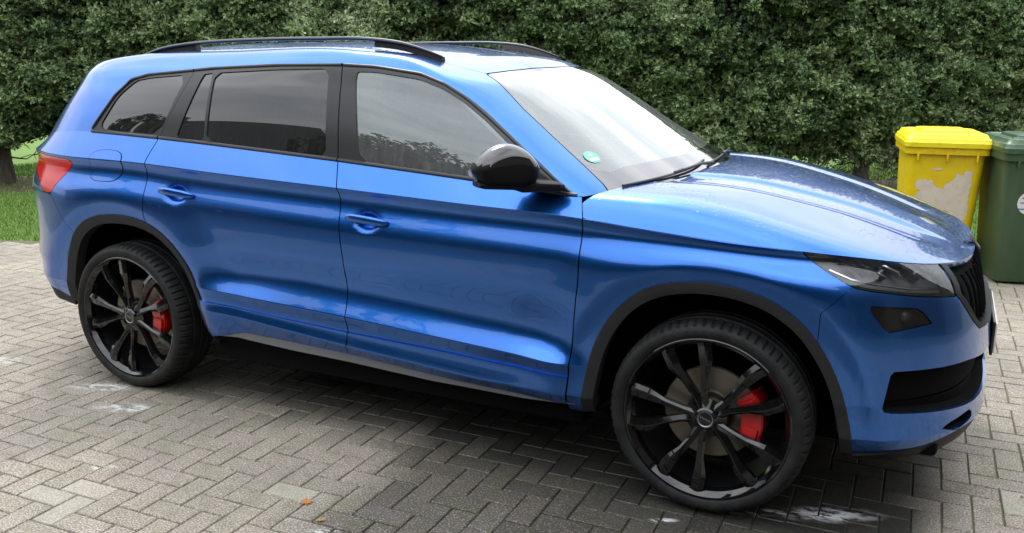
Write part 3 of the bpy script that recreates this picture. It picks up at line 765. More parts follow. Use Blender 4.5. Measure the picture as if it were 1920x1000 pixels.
# door handles
for (x0, x1, z0, z1), pr in (((-1.487, -1.280, .958, .946), fdoor), ((-2.508, -2.296, .997, .982), rdoor)):
    for k, o in enumerate(pr):
        s_ = -1 if k == 0 else 1; bm = bmesh.new(); rings = []
        ysk = float(np.interp((x0 + x1) / 2, GL[45][:, 0], GL[45][:, 1])) 
        cc = GL.reshape(-1, 3); q = cc[(np.abs(cc[:, 0] - x0) < .03) & (np.abs(cc[:, 2] - z0) < .02)]; ysk = q[:, 1].mean()
        n = 22
        for i in range(n + 1):
            t = i / n; x = x0 + (x1 - x0) * t; z = z0 + (z1 - z0) * t + .004 * math.sin(t * math.pi)
            e = max(0.0, 1 - abs(2 * t - 1) ** 4) ** .5
            hgt = .0035 + .0125 * e * (1 + .15 * (1 - t)); off = .004 + .024 * math.sin(math.pi * min(1, max(0, t))) ** .5
            th_ = .003 + .0075 * e; ring = []
            for a in range(12):
                an = a * math.pi / 6; ca, sa = math.cos(an), math.sin(an)
                ring.append(bm.verts.new((x, s_ * (ysk + off + th_ * abs(ca) ** .7 * (1 if ca > 0 else -1)), z + hgt * abs(sa) ** .7 * (1 if sa > 0 else -1))))
            rings.append(ring)
        for A, B in zip(rings[:-1], rings[1:]):
            for a in range(12): bm.faces.new((A[a], A[(a + 1) % 12], B[(a + 1) % 12], B[a]))
        bm.faces.new(rings[0]); bm.faces.new(rings[-1][::-1]); bmesh.ops.recalc_face_normals(bm, faces=bm.faces)
        bmo('door_handle', bm, M['paint'], o, angle=50)

# wing mirrors
for k, o in enumerate(fdoor):
    s_ = -1 if k == 0 else 1; bm = bmesh.new(); rings = []; ns = 22; nr = 28
    A0 = Vector((-.645, .925, 0)); A1 = Vector((-.812, 1.118, 0)); ax = (A1 - A0).normalized(); pp = Vector((ax.y, -ax.x, 0))
    for i in range(ns + 1):
        t = i / ns; e = max(.03, 1 - abs(2 * t - 1) ** 5) ** .5; ez = max(.05, 1 - abs(2 * t - 1) ** 7) ** .5
        zt = float(spl([(0, 1.222), (.22, 1.270), (.5, 1.293), (.8, 1.268), (1, 1.236)], np.array([t]))[0]); zb = float(spl([(0, 1.150), (.3, 1.140), (.7, 1.145), (.88, 1.160), (1, 1.205)], np.array([t]))[0])
        zc_ = 1.200; c = A0.lerp(A1, t); ring = []
        for a in range(nr):
            an = 2 * math.pi * a / nr; ca, sa = math.cos(an), math.sin(an)
            dx = (.072 if sa > -.05 else .062) * e * abs(ca) ** .75 * (1 if ca > 0 else -.55)
            zz = zc_ + ((zt - zc_) if sa > 0 else (zc_ - zb)) * abs(sa) ** (.9 if sa > 0 else .4) * (1 if sa > 0 else -1) * ez
            p = c + pp * dx; ring.append(bm.verts.new((p.x, s_ * p.y, zz)))
        rings.append(ring)
    for i_, (A, B) in enumerate(zip(rings[:-1], rings[1:])):
        for a in range(nr):
            f = bm.faces.new((A[a], A[(a + 1) % nr], B[(a + 1) % nr], B[a]))
            f.material_index = 0 if f.calc_center_median().z > 1.206 + .022 * (i_ / ns) else 1
    bm.faces.new(rings[0]).material_index = 1; bm.faces.new(rings[-1][::-1]).material_index = 0
    bmesh.ops.recalc_face_normals(bm, faces=bm.faces)
    # lower shell + foot
    for (c0, c1, w0, w1, h0, h1, zc_) in (((-.800, 1.098), (-.690, .945), .050, .064, .014, .024, 1.153), ((-.715, .975), (-.585, .868), .056, .066, .024, .018, 1.140)):
        rr = []
        for i in range(9):
            t = i / 8; c = Vector((c0[0] + (c1[0] - c0[0]) * t, c0[1] + (c1[1] - c0[1]) * t, zc_ - .006 * t)); ww = w0 + (w1 - w0) * t; hh_ = h0 + (h1 - h0) * t
            if i in (0, 8): ww *= .8; hh_ *= .7
            rr.append([bm.verts.new(((c + pp * ww * abs(math.cos(an)) ** .5 * math.copysign(1, math.cos(an)) * .95).x, s_ * (c + pp * ww * abs(math.cos(an)) ** .5 * math.copysign(1, math.cos(an)) * .95).y, c.z + hh_ * abs(math.sin(an)) ** .6 * math.copysign(1, math.sin(an)))) for an in [2 * math.pi * q / 14 + .01 for q in range(14)]])
        fs = []
        for A, B in zip(rr[:-1], rr[1:]):
            for a in range(14): fs.append(bm.faces.new((A[a], A[(a + 1) % 14], B[(a + 1) % 14], B[a])))
        fs.append(bm.faces.new(rr[0])); fs.append(bm.faces.new(rr[-1][::-1]))
        for f in fs: f.material_index = 1
        bmesh.ops.recalc_face_normals(bm, faces=fs)
    wm = bmo('wing_mirror', bm, [M['gloss'], M['frame_black']], o, angle=30)
    if k == 1: wm.matrix_basis = Matrix.Translation((-.68, .92, 0)) @ Matrix.Rotation(math.radians(38), 4, 'Z') @ Matrix.Translation((.68, -.92, -.02))

# roof rails
for s_ in (-1, 1):
    bm = bmesh.new(); P = [(-2.935, 1.560), (-2.86, 1.585), (-2.75, 1.612), (-2.62, 1.630), (-2.48, 1.641), (-2.2, 1.652), (-1.81, 1.657), (-1.60, 1.656), (-1.484, 1.648), (-1.38, 1.633), (-1.30, 1.613), (-1.215, 1.586)]
    xs = np.linspace(-2.935, -1.215, 60); zs = spl(P, xs)
    ys = [.607 + .012 * math.sin(math.pi * (x + 2.935) / 1.72) for x in xs]
    path = [(x, s_ * y, z) for x, y, z in zip(xs, ys, zs)]
    tube(bm, path, [.004 + .010 * min(1, min(i, 59 - i) / 7) for i in range(60)], 12, flat=.60)
    r_ = bmo('roof_rail', bm, M['satin'], car)
    for a, b in ((0, 14), (48, 59)):      # the two solid feet
        bm = bmesh.new()
        top = [bm.verts.new((xs[i], s_ * ys[i], zs[i] - .004)) for i in range(a, b + 1)]
        cut = [1 - (i - a) / (b - a) if a == 0 else (i - a) / (b - a) for i in range(a, b + 1)]
        zb = spl([(-3.4, 1.500), (-2.9, 1.570), (-2.3, 1.600), (-1.6, 1.603), (-1.30, 1.570), (-1.12, 1.535)], xs); zb = np.maximum(zb, zs - .030)
        bot = [bm.verts.new((xs[i], s_ * (ys[i] + .002), zb[i] + (0 if True else 0))) for i in range(a, b + 1)]
        top2 = [bm.verts.new((v.co.x, v.co.y - s_ * .022, v.co.z)) for v in top]; bot2 = [bm.verts.new((v.co.x, v.co.y - s_ * .03, v.co.z)) for v in bot]
        for T, B_ in ((top, bot), (bot2, top2)):
            for i in range(len(T) - 1): bm.faces.new((T[i], T[i + 1], B_[i + 1], B_[i]))
        for i in (0, len(top) - 1): bm.faces.new((top[i], bot[i], bot2[i], top2[i]))
        bmesh.ops.recalc_face_normals(bm, faces=bm.faces); bmo('rail_foot', bm, M['satin'], r_, smooth=False)

# wipers and cowl
bm = bmesh.new(); path = []
c0 = GU[0]; c0 = c0[c0[:, 0] > -.56]
for p in c0: path.append((p[0] + .010, p[2] - .004, p[1]))
P_ = [(p[0], -p[2], p[1]) for p in path] + [(p[0], p[2], p[1]) for p in path[::-1][1:]]
P_ = [p for p in P_ if abs(p[1]) < .80]
for i in range(len(P_) - 1): pass
V_ = []; F_ = []
for p in P_:
    V_ += [(p[0] - .035, p[1], p[2] + .012), (p[0] + .02, p[1], p[2] - .008), (p[0] + .05, p[1], p[2] - .03)]
for i in range(len(P_) - 1):
    for j in range(2): F_.append((3 * i + j, 3 * i + j + 1, 3 * i + 4 + j, 3 * i + 3 + j))
raw('cowl', V_, F_, M['plastic'], car, smooth=True)
bm.free()
def on_ws(y, up_mm):
    """point on the windscreen near its foot, up_mm metres up the glass"""
    V = GU[:14].reshape(-1, 3); V = V[(V[:, 0] > -.9)]; z0 = float(np.interp(abs(y), [0, .8], [1.140, 1.105])) + up_mm
    d = (V[:, 1] - abs(y)) ** 2 + (V[:, 2] - z0) ** 2; i = np.argsort(d)[:4]; p = V[i].mean(0); return Vector((p[0] + .010, y, p[2] + .006))
for (ya, yb_, ua, ub) in ((-.735, -.12, .018, .030), (-.10, .60, .020, .035)):
    bm = bmesh.new(); A, B = on_ws(ya, ua), on_ws(yb_, ub)
    pts = [A.lerp(B, t) + Vector((0, 0, .006 * math.sin(math.pi * t))) for t in np.linspace(0, 1, 14)]
    Mq = on_ws((ya + yb_) / 2, (ua + ub) / 2); Kq = Mq * 2 - (A + B) / 2      # a smooth arc through three points on the glass
    pts = [A * (1 - t) ** 2 + Kq * (2 * t * (1 - t)) + B * t * t for t in np.linspace(0, 1, 14)]
    tube(bm, pts, .0055, 8)
    mid = pts[7] + Vector((.010, 0, .008)); end = Vector((pts[-1].x + .035, yb_ + .02, pts[-1].z - .012))
    tube(bm, [mid, mid.lerp(end, .5) + Vector((.01, 0, .012)), end], [.0045, .006, .009], 8)
    tube(bm, [pts[6] + Vector((0, 0, .003)), mid], .007, 8)
    bmo('wiper', bm, M['satin'], car)
# emission badge low on the windscreen's right corner
V = GU.reshape(-1, 3)
def wsp(y, z):
    q = V[(V[:, 0] > -1.0)]; d = (q[:, 1] - y) ** 2 + (q[:, 2] - z) ** 2; i = np.argsort(d)[:4]; return q[i].mean(0)
pc = wsp(.668, 1.222); p1 = wsp(.60, 1.222); p2 = wsp(.668, 1.28)
c_ = Vector((pc[0], -pc[1], pc[2])); e1 = (Vector((p1[0], -p1[1], p1[2])) - c_).normalized(); e2 = (Vector((p2[0], -p2[1], p2[2])) - c_); e2 = (e2 - e1 * e2.dot(e1)).normalized(); nn_ = e1.cross(e2)
if nn_.x < 0: nn_ = -nn_
bm = bmesh.new(); n = 32
vs = [bm.verts.new(c_ + nn_ * .0020 + (e1 * math.cos(2 * math.pi * i / n) + e2 * math.sin(2 * math.pi * i / n)) * .034) for i in range(n)]; bm.faces.new(vs)
def sq(x, y, w_, h_):
    f = bm.faces.new([bm.verts.new(c_ + nn_ * .0026 + e1 * (x + a * w_) + e2 * (y + b * h_)) for a, b in ((-.5, -.5), (.5, -.5), (.5, .5), (-.5, .5))]); f.material_index = 1
sq(0, -.014, .042, .017); sq(.004, .015, .005, .024); sq(-.002, .011, .021, .0045)
st = bmo('windscreen_sticker', bm, [M['stickg'], M['stickw']], wscr, smooth=False)

# number plate
bm = bmesh.new(); bbox(bm, (.893, 0, .595), (.006, .52, .112), bevel=.002); bbox(bm, (.885, 0, .595), (.010, .535, .127), bevel=.003, mi=1)
bmo('number_plate', bm, [M['plate'], M['satin']], fbump)

# wheels
def tyre_bm():
    bm = bmesh.new(); W_ = .118
    prof = [(.290, .010), (.298, .002), (.305, -.004), (.318, -.009), (.332, -.008), (.344, .000), (.351, .010), (.3555, .020), (.358, .034), (.3590, .052), (.3592, .062), (.352, .064), (.352, .073), (.3600, .075), (.3602, .108), (.353, .110), (.353, .119), (.3602, .121), (.3600, .152), (.352, .154), (.352, .163), (.3590, .165), (.357, .19), (.350, .212), (.335, .222), (.312, .222), (.295, .212)]
    n = 280; rings = []
    for k, (r, h) in enumerate(prof):
        ring = []
        for i in range(n):
            a = 2 * math.pi * i / n; rr = r
            if 5 <= k <= 10 or k > 21:      # tread blocks: open shoulder grooves
                ph = i % 4; 
                if ph == 0: rr -= (.0075 if k in (6, 7, 8, 9) else .003 if k == 5 else .005)
                elif k in (7,) and i % 8 == 2: rr -= .002
            ring.append(bm.verts.new((rr * math.cos(a), h, rr * math.sin(a))))
        rings.append(ring)
    for A, B in zip(rings[:-1], rings[1:]):
        for i in range(n): bm.faces.new((A[i], A[(i + 1) % n], B[(i + 1) % n], B[i]))
    bmesh.ops.recalc_face_normals(bm, faces=bm.faces); return bm
def rim_bm():
    bm = bmesh.new()
    # outer lip + face ring
    lathe(bm, [(.296, .006), (.2965, .000), (.293, -.002), (.288, .000), (.284, .006), (.272, .020), (.266, .045)], 96)
    for k in range(5):
        for s in (-1, 1):
            a = math.radians(72 * k + 35 + s * 13.2); ah = math.radians(72 * k + 35 + s * 10.5)
            def pt(r, ang, lat, y): return (r * math.cos(ang) - lat * math.sin(ang), y, r * math.sin(ang) + lat * math.cos(ang))
            st_ = [(.045, .017, .018), (.090, .0125, .020), (.150, .0130, .012), (.195, .0195, .006), (.218, .0235, .003), (.262, .0240, .007), (.284, .029, .012)]
            rows = []
            for i, (r, wd, y) in enumerate(st_):
                ang = ah + (a - ah) * (r - .045) / .235 + (math.radians(s * 3.2) if i in (3, 4) else math.radians(s * 1.6) if i in (2, 5) else 0)
                b = .004 * s
                rows.append([bm.verts.new(pt(r, ang, lat, yy)) for lat, yy in ((-wd, y + .030), (-wd, y + .007), (-wd * .15 + b, y), (wd * .15 + b, y), (wd, y + .007), (wd, y + .030))])
            for A, B in zip(rows[:-1], rows[1:]):
                for j in range(5): bm.faces.new((A[j], A[j + 1], B[j + 1], B[j]))
    lathe(bm, [(.0, .016), (.026, .016), (.030, .010), (.034, .010), (.040, .016), (.058, .024), (.072, .030), (.074, .05)], 48)
    bmesh.ops.recalc_face_normals(bm, faces=bm.faces); return bm
protos = {}
def wheel(x, s_, steer=0):
    """outer face at local y=0, tyre body towards +y; the right side (s_=-1) faces -y"""
    bm = bmesh.new(); lathe(bm, [(.268, .040), (.262, .08), (.255, .13), (.250, .20), (.262, .215)], 72)
    lathe(bm, [(.0, .14), (.08, .14), (.08, .06), (.07, .045)], 32)
    bmesh.ops.recalc_face_normals(bm, faces=bm.faces)
    for f in bm.faces: f.normal_flip()
    w_ = bmo('wheel', bm, M['barrel'], car)
    w_.location = (x, s_ * .9194, .3565); w_.rotation_euler = (0, math.radians(-1), (0 if s_ < 0 else math.pi) + steer)
    ty = bmo('tyre', tyre_bm(), M['tyre'], w_, angle=30); ty.scale = (.987, 1, .987); bmo('rim', rim_bm(), M['rim'], w_, angle=14)
    bm = bmesh.new(); lathe(bm, [(.085, .088), (.165, .088), (.168, .092), (.168, .108), (.165, .112), (.085, .112)], 72); lathe(bm, [(.0, .070), (.060, .070), (.078, .074), (.085, .09)], 48)
    for k in range(5):
        a = 2 * math.pi * k / 5; lathe(bm, [(0, .050), (.007, .050), (.0085, .052), (.0085, .07)], 8, c=(.045 * math.cos(a), 0, .045 * math.sin(a)))
    bmesh.ops.recalc_face_normals(bm, faces=bm.faces); bd_ = bmo('brake_disc', bm, [M['disc']], w_)
    bm = bmesh.new(); big = x > -1     # caliper hugs the disc on its forward side (rear axle: smaller)
    a0, a1 = (-32, 36) if big else (-24, 30)
    for (ra, rb, y0, y1, b0, b1) in ((.112, .192, .052, .088, a0, a1), (.120, .182, .040, .056, a0 + 6, a0 + 24), (.120, .182, .040, .056, a1 - 24, a1 - 6), (.165, .196, .06, .15, a0 + 4, a1 - 4)):
        n = 10; rings = []
        for i in range(n + 1):
            a = math.radians(b0 + (b1 - b0) * i / n); e = .88 if i in (0, n) else 1
            rm = (ra + rb) / 2
            rings.append([bm.verts.new(((rm + (r - rm) * e) * math.cos(a), yy, (rm + (r - rm) * e) * math.sin(a))) for r, yy in ((ra, y1), (ra + .006, y0), (rb - .006, y0), (rb, y1))])
        for A, B in zip(rings[:-1], rings[1:]):
            for j in range(4): bm.faces.new((A[j], A[(j + 1) % 4], B[(j + 1) % 4], B[j]))
        bm.faces.new(rings[0]); bm.faces.new(rings[-1][::-1])
    bmesh.ops.recalc_face_normals(bm, faces=bm.faces)
    cal = bmo('brake_caliper', bm, M['caliper'], w_, angle=30)
    bm = bmesh.new(); lathe(bm, [(.0, .0125), (.024, .0125), (.0265, .0115), (.0285, .0100), (.031, .0115), (.031, .018)], 40)
    for f in bm.faces:
        f.material_index = 1 if .0240 < f.calc_center_median().xz.length < .0290 else 0
    for i in range(7):     # the worn white lettering reads as a slanting script
        xx = -.016 + i * .0053; bbox(bm, (xx, .0120, -.0062 * (xx / .016)), (.0036, .0006, .0058 if i else .0085), mi=1)
    hc = bmo('hub_cap', bm, [M['rim'], M['hubmetal']], w_)
    return w_
wheel(0, -1, 0); wheel(-WB, -1)
wheel(0, 1); wheel(-WB, 1)

# wheel housings, floor, seats, dash
for cx in (0, -WB):
    for s_ in (-1, 1):
        bm = bmesh.new(); P = [(.475 * math.cos(a), .475 * math.sin(a)) for a in np.linspace(-.03, math.pi + .03, 26)]
        rings = [[bm.verts.new((cx + .0 + p[0], s_ * y, .375 + p[1])) for p in P] for y in (.86, .60, .52)]
        for A, B in zip(rings[:-1], rings[1:]):
            for i in range(len(P) - 1): bm.faces.new((A[i], A[i + 1], B[i + 1], B[i]))
        bm.faces.new(rings[-1]); bmo('wheel_housing', bm, M['gap'], car)
bm = bmesh.new(); bbox(bm, (-1.40, 0, .29), (1.85, 1.70, .14), bevel=.02); bbox(bm, (-1.42, 0, .27), (4.3, 1.0, .16), bevel=.02); bbox(bm, (-3.35, 0, .45), (.5, 1.3, .2), bevel=.03); bbox(bm, (.52, 0, .295), (.44, 1.36, .06), bevel=.02)
bmo('underbody', bm, M['gap'], car)
bm = bmesh.new(); bbox(bm, (-.62, 0, .98), (.46, 1.46, .22), bevel=.06, seg=3); bbox(bm, (-.40, 0, 1.05), (.40, 1.36, .08), bevel=.02); bmo('dashboard', bm, M['dash'], car)
bm = bmesh.new(); tube(bm, [(-.93 + .05 * math.sin(a), .38 + .18 * math.cos(a), 1.06 + .17 * math.sin(a)) for a in np.linspace(0, 2 * math.pi, 33)], .014, 8); bbox(bm, (-.90, .38, 1.06), (.04, .30, .05), bevel=.01); bmo('steering_wheel', bm, M['dash'], car)
for (x, y) in ((-1.25, -.38), (-1.25, .38), (-2.15, -.40), (-2.15, 0), (-2.15, .40)):
    bm = bmesh.new(); bbox(bm, (x, y, .68), (.52, .50 if x > -2 else .42, .16), bevel=.05, seg=3)
    bbox(bm, (x - .30, y, .96), (.13, .48 if x > -2 else .42, .58), Matrix.Rotation(0, 3, 'Y'), bevel=.05, seg=3); bbox(bm, (x - .33, y, 1.30), (.09, .25, .17), bevel=.035, seg=3); bmo('seat', bm, M['seat'], car)
# ------------------------------------------------------------------ the place
HN = Vector((-.433, .901, 0)).normalized(); HT = Vector((HN.y, -HN.x, 0)); CX, CY = .6559, -3.837
def hp(l, d, z=0): return Vector((CX + HT.x * l + HN.x * d, CY + HT.y * l + HN.y * d, z))
def vnoise(P, seed=0):
    """cheap smooth value noise in 2D/3D, numpy"""
    P = np.asarray(P, float); I = np.floor(P).astype(int); f = P - I; f = f * f * (3 - 2 * f); out = 0
    dims = P.shape[1]
    for c in range(2 ** dims):
        o = [(c >> k) & 1 for k in range(dims)]; h = np.zeros(len(P), np.int64) + seed * 7919
        for k in range(dims): h = (h * 73856093) ^ ((I[:, k] + o[k]) * (19349663 + 83492791 * k))
        h = (h ^ (h >> 13)) * 1274126177 & 0x7fffffff; v = (h % 10007) / 10007.0
        wgt = np.ones(len(P))
        for k in range(dims): wgt = wgt * (f[:, k] if o[k] else 1 - f[:, k])
        out = out + v * wgt
    return out
def quads(name, V, m, parent=None, attr=None, smooth=False):
    """V: (n,4,3) free quads; attr (n,) stored per face"""
    n = len(V); me = D.meshes.new(name); me.vertices.add(n * 4); me.vertices.foreach_set('co', V.reshape(-1).astype(np.float32))
    me.loops.add(n * 4); me.loops.foreach_set('vertex_index', np.arange(n * 4, dtype=np.int32)); me.polygons.add(n)
    me.polygons.foreach_set('loop_start', np.arange(0, n * 4, 4, dtype=np.int32)); me.polygons.foreach_set('loop_total', np.full(n, 4, np.int32))
    me.update(calc_edges=True)
    if attr is not None:
        a = me.attributes.new('tone', 'FLOAT', 'FACE'); a.data.foreach_set('value', attr.astype(np.float32))
    o = D.objects.new(name, me); link(o, parent, m); return o

# ground sheet to the horizon
m = M['soil'] = mat('soil', (.07, .055, .035), .95); g = NG(m); g.l(g.ramp(g.noise(2.2, 6, .65), [(.3, (.045, .04, .02)), (.5, (.07, .075, .03)), (.7, (.10, .085, .05))]), g.b.inputs['Base Color'])
gs = raw('ground', [(-600, -600, -.05), (600, -600, -.05), (600, 600, -.05), (-600, 600, -.05)], [(0, 1, 2, 3)], m); tag(gs, kind='structure')
# lawn
m = M['lawn'] = mat('lawn_green', (.10, .17, .03), .9); g = NG(m)
a = g.noise(1.1, 4, .6); b = g.noise(45, 3, .6)
g.l(g.mix(g.fr(b, .3, .7, 0, .6), g.ramp(a, [(.3, (.10, .20, .030)), (.55, (.145, .26, .04)), (.75, (.18, .24, .06))]), (.05, .09, .015)), g.b.inputs['Base Color']); g.bump(g.noise(60, 3), .6, .02)
LE = lambda x: 1.20 + (x + 6.5) * .430           # paving edge
lv, lf = [], []; xs = np.linspace(-30, 34, 41)
for x in xs: lv += [(x, LE(x), -.012), (x - 14, LE(x) + 34, -.012)]
for i in range(40): lf.append((2 * i, 2 * i + 2, 2 * i + 3, 2 * i + 1))
tag(raw('lawn', lv, lf, m), kind='structure')
# needle litter under the hedge
m = M['litter'] = mat('needle_litter', (.08, .06, .035), .95); g = NG(m); g.l(g.ramp(g.noise(7, 6, .7), [(.3, (.035, .028, .014)), (.5, (.085, .060, .034)), (.68, (.08, .10, .03)), (.8, (.12, .085, .05))]), g.b.inputs['Base Color'])
V_, F_ = [], []
for i in range(61):
    l = -17 + 34 * i / 60; e1 = .22 * math.sin(i * 1.9) + .1 * math.sin(i * 4.1)
    V_ += [hp(l, 10.25 + e1, -.007), hp(l, 12.0 + .3 * math.sin(i * 1.3), -.007)]
    if i: F_.append((2 * i - 2, 2 * i, 2 * i + 1, 2 * i - 1))
tag(raw('hedge_bed', V_, F_, m), kind='structure')
# grass blades, only where lawn is in view
def blades(n, xr, yr, seed):
    r = np.random.default_rng(seed); x = r.uniform(*xr, n); y = r.uniform(*yr, n); k = y > 1.20 + (x + 6.5) * .430 + .01 + .05 * r.standard_normal(n) ** 2 * 0
    dl_ = (x - CX) * HN.x + (y - CY) * HN.y; k &= ~((dl_ > 10.35) & (dl_ < 11.9) & (r.random(n) < .8)); x, y = x[k], y[k]; n = len(x)
    h = r.uniform(.018, .045, n); a = r.uniform(0, 2 * PI, n); wv = r.uniform(.003, .006, n); lx, ly = r.normal(0, .014, n), r.normal(0, .014, n)
    B = np.stack([x, y, np.full(n, -.012)], 1); s = np.stack([np.cos(a) * wv, np.sin(a) * wv, np.zeros(n)], 1); T = B + np.stack([lx, ly, h], 1)
    return np.stack([B - s, B + s, T + s * .2, T - s * .2], 1), r.random(n)
Q1, t1 = blades(90000, (-11.5, -5.0), (.9, 6.5), 3); Q2, t2 = blades(45000, (-.8, 2.2), (3.6, 12), 4)
m = M['grass'] = mat('grass_blades', (.1, .2, .03), .7); g = NG(m); g.l(g.ramp(g.attr('tone'), [(0, (.085, .17, .022)), (.6, (.16, .29, .045)), (.92, (.22, .31, .07)), (1, (.32, .29, .13))]), g.b.inputs['Base Color'])
tag(quads('grass', np.concatenate([Q1, Q2]), m, attr=np.concatenate([t1, t2])), label='short green lawn grass behind the parked car and bins', cat='grass', kind='stuff')

# block paving: herringbone, every block a bevelled face
m = M['joint'] = mat('mossy_joint_sand', (.06, .06, .035), .95); g = NG(m); g.l(g.ramp(g.noise(3.5, 5, .7), [(.3, (.095, .088, .058)), (.55, (.125, .120, .070)), (.75, (.100, .125, .042))]), g.b.inputs['Base Color'])
js = g.n('SeparateXYZ'); g.l(g.coord(), js.inputs[0]); jm = g.math('MULTIPLY', g.math('MULTIPLY', g.fr(js.outputs['X'], -1.45, -1.2), g.fr(js.outputs['X'], .85, .7)), g.fr(js.outputs['Y'], 1.0, .7))
jl = g.b.inputs['Base Color'].links[0].from_socket; g.l(g.mix(g.math('MULTIPLY', jm, .85), jl, (.014, .014, .009)), g.b.inputs['Base Color'])  # joints darkened along with the grimy, shade-painted blocks
V_ = []; F_ = []; xs = np.linspace(-14, 8, 45)
for x in xs: V_ += [(x, -14, -.007), (x, LE(x) + .03, -.007)]
for i in range(44): F_.append((2 * i, 2 * i + 2, 2 * i + 3, 2 * i + 1))
tag(raw('paving_joints', V_, F_, m), kind='structure')
BX, BY, TH = .1003, .1003, math.radians(1.2); bc, bs = math.cos(TH), math.sin(TH); off = Vector((-.033, .052))
bl_, tone, cen = [], [], []
for i in range(-160, 160):
    for j in range(-90, 90):
        ox, oy = i + 2 * j, i - 2 * j
        for (x0, y0, w_, h_) in ((ox, oy, 2, 1), (ox + 2, oy - 1, 1, 2)):
            X, Y = (x0 + w_ / 2) * BX, (y0 + h_ / 2) * BY
            wx, wy = X * bc - Y * bs + off.x, X * bs + Y * bc + off.y
            if not (-12.5 < wx < 6.6 and -3.4 < wy < LE(wx) - .10): continue
            vd = (wx - CX) * fw.x + (wy - CY) * fw.y
            if vd < .5: continue
            if abs((wx - CX) * HT.x + (wy - CY) * HT.y) > .66 * (vd + 1.6) + 1.6: continue
            bl_.append((X, Y, w_ * BX / 2 - .0030, h_ * BY / 2 - .0030)); cen.append((wx, wy))
r = np.random.default_rng(5); nb = len(bl_); B = np.array(bl_); cen = np.array(cen)
print('blocks', nb)
z0 = r.normal(0, .0007, nb); tx, ty = r.normal(0, .003, nb), r.normal(0, .003, nb); B[:, :2] += r.normal(0, .0007, (nb, 2))
rot = r.normal(0, .006, nb)
sg = np.array([(-1, -1), (1, -1), (1, 1), (-1, 1)]); lay = []
for ins, dz in ((0, -.008), (0, -.0035), (.0025, 0)):
    lx, ly = sg[None, :, 0] * (B[:, 2:3] - ins), sg[None, :, 1] * (B[:, 3:4] - ins)
    X = B[:, 0:1] + lx * np.cos(rot)[:, None] - ly * np.sin(rot)[:, None]; Y = B[:, 1:2] + lx * np.sin(rot)[:, None] + ly * np.cos(rot)[:, None]
    Z = z0[:, None] + lx * tx[:, None] + ly * ty[:, None] + dz
    lay.append(np.stack([X * bc - Y * bs + off.x, X * bs + Y * bc + off.y, Z], -1))
V = np.stack(lay, 1).reshape(-1, 3); base = np.arange(nb)[:, None] * 12; F = []
for k in range(2):
    for a in range(4): F.append(base + np.array([k * 4 + a, k * 4 + (a + 1) % 4, (k + 1) * 4 + (a + 1) % 4, (k + 1) * 4 + a]))
F.append(base + np.array([8, 9, 10, 11])); F = np.stack(F, 1).reshape(-1, 4)
me = D.meshes.new('paving'); me.vertices.add(len(V)); me.vertices.foreach_set('co', V.reshape(-1).astype(np.float32)); me.loops.add(F.size); me.loops.foreach_set('vertex_index', F.reshape(-1).astype(np.int32))
me.polygons.add(len(F)); me.polygons.foreach_set('loop_start', np.arange(0, F.size, 4, dtype=np.int32)); me.polygons.foreach_set('loop_total', np.full(len(F), 4, np.int32)); me.update(calc_edges=True); me.shade_flat()
tn = r.random(nb); at = me.attributes.new('tone', 'FLOAT', 'FACE'); at.data.foreach_set('value', np.repeat(tn, 9).astype(np.float32))
# blocks that are grimy: a patch in front of the car, shade painted under it, each block a little different
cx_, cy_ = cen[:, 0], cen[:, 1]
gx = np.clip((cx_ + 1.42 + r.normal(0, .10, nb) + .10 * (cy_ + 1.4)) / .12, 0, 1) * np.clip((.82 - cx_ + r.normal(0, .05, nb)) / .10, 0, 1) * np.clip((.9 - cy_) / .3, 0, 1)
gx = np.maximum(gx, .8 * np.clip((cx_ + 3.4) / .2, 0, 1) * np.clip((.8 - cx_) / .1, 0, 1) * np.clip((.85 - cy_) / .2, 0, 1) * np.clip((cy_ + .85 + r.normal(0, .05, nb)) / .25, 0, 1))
damp_shade = gx * np.clip((cy_ + 1.95 + r.normal(0, .05, nb)) / 1.15, 0, 1); grime_shade = gx * r.uniform(.75, 1.0, nb); pale = ((r.random(nb) < .010) & (gx < .1)).astype(float)
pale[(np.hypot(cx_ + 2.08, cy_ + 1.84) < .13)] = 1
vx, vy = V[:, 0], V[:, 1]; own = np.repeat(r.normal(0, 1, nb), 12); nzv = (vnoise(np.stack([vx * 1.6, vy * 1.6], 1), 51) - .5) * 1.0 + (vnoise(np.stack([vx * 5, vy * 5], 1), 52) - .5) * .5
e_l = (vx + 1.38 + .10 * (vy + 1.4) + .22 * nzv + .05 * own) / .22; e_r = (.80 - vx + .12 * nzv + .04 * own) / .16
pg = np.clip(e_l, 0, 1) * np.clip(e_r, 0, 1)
und = np.clip((vx + 3.3 + .2 * nzv) / .4, 0, 1) * np.clip((.85 - vx) / .2, 0, 1) * np.clip((vy + .98 + .12 * nzv + .03 * own) / .35, 0, 1) * np.clip((1.0 - vy) / .3, 0, 1)  # the car's shade, painted into the blocks beneath it
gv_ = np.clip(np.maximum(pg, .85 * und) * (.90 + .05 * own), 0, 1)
wv_ = np.clip(pg * np.clip((vy + 1.55 + .25 * vx + .35 * nzv + .03 * own) / .95, 0, 1) + und * .6, 0, 1)  # damp patch darkened towards the car, painting its shade
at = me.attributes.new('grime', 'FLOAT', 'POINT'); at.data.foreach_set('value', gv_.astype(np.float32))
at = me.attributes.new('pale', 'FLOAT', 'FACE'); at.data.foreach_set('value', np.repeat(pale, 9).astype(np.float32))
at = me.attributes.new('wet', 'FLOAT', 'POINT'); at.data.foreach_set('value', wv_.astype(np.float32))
m = M['paver'] = mat('concrete_block', (.3, .28, .25), .7); g = NG(m)
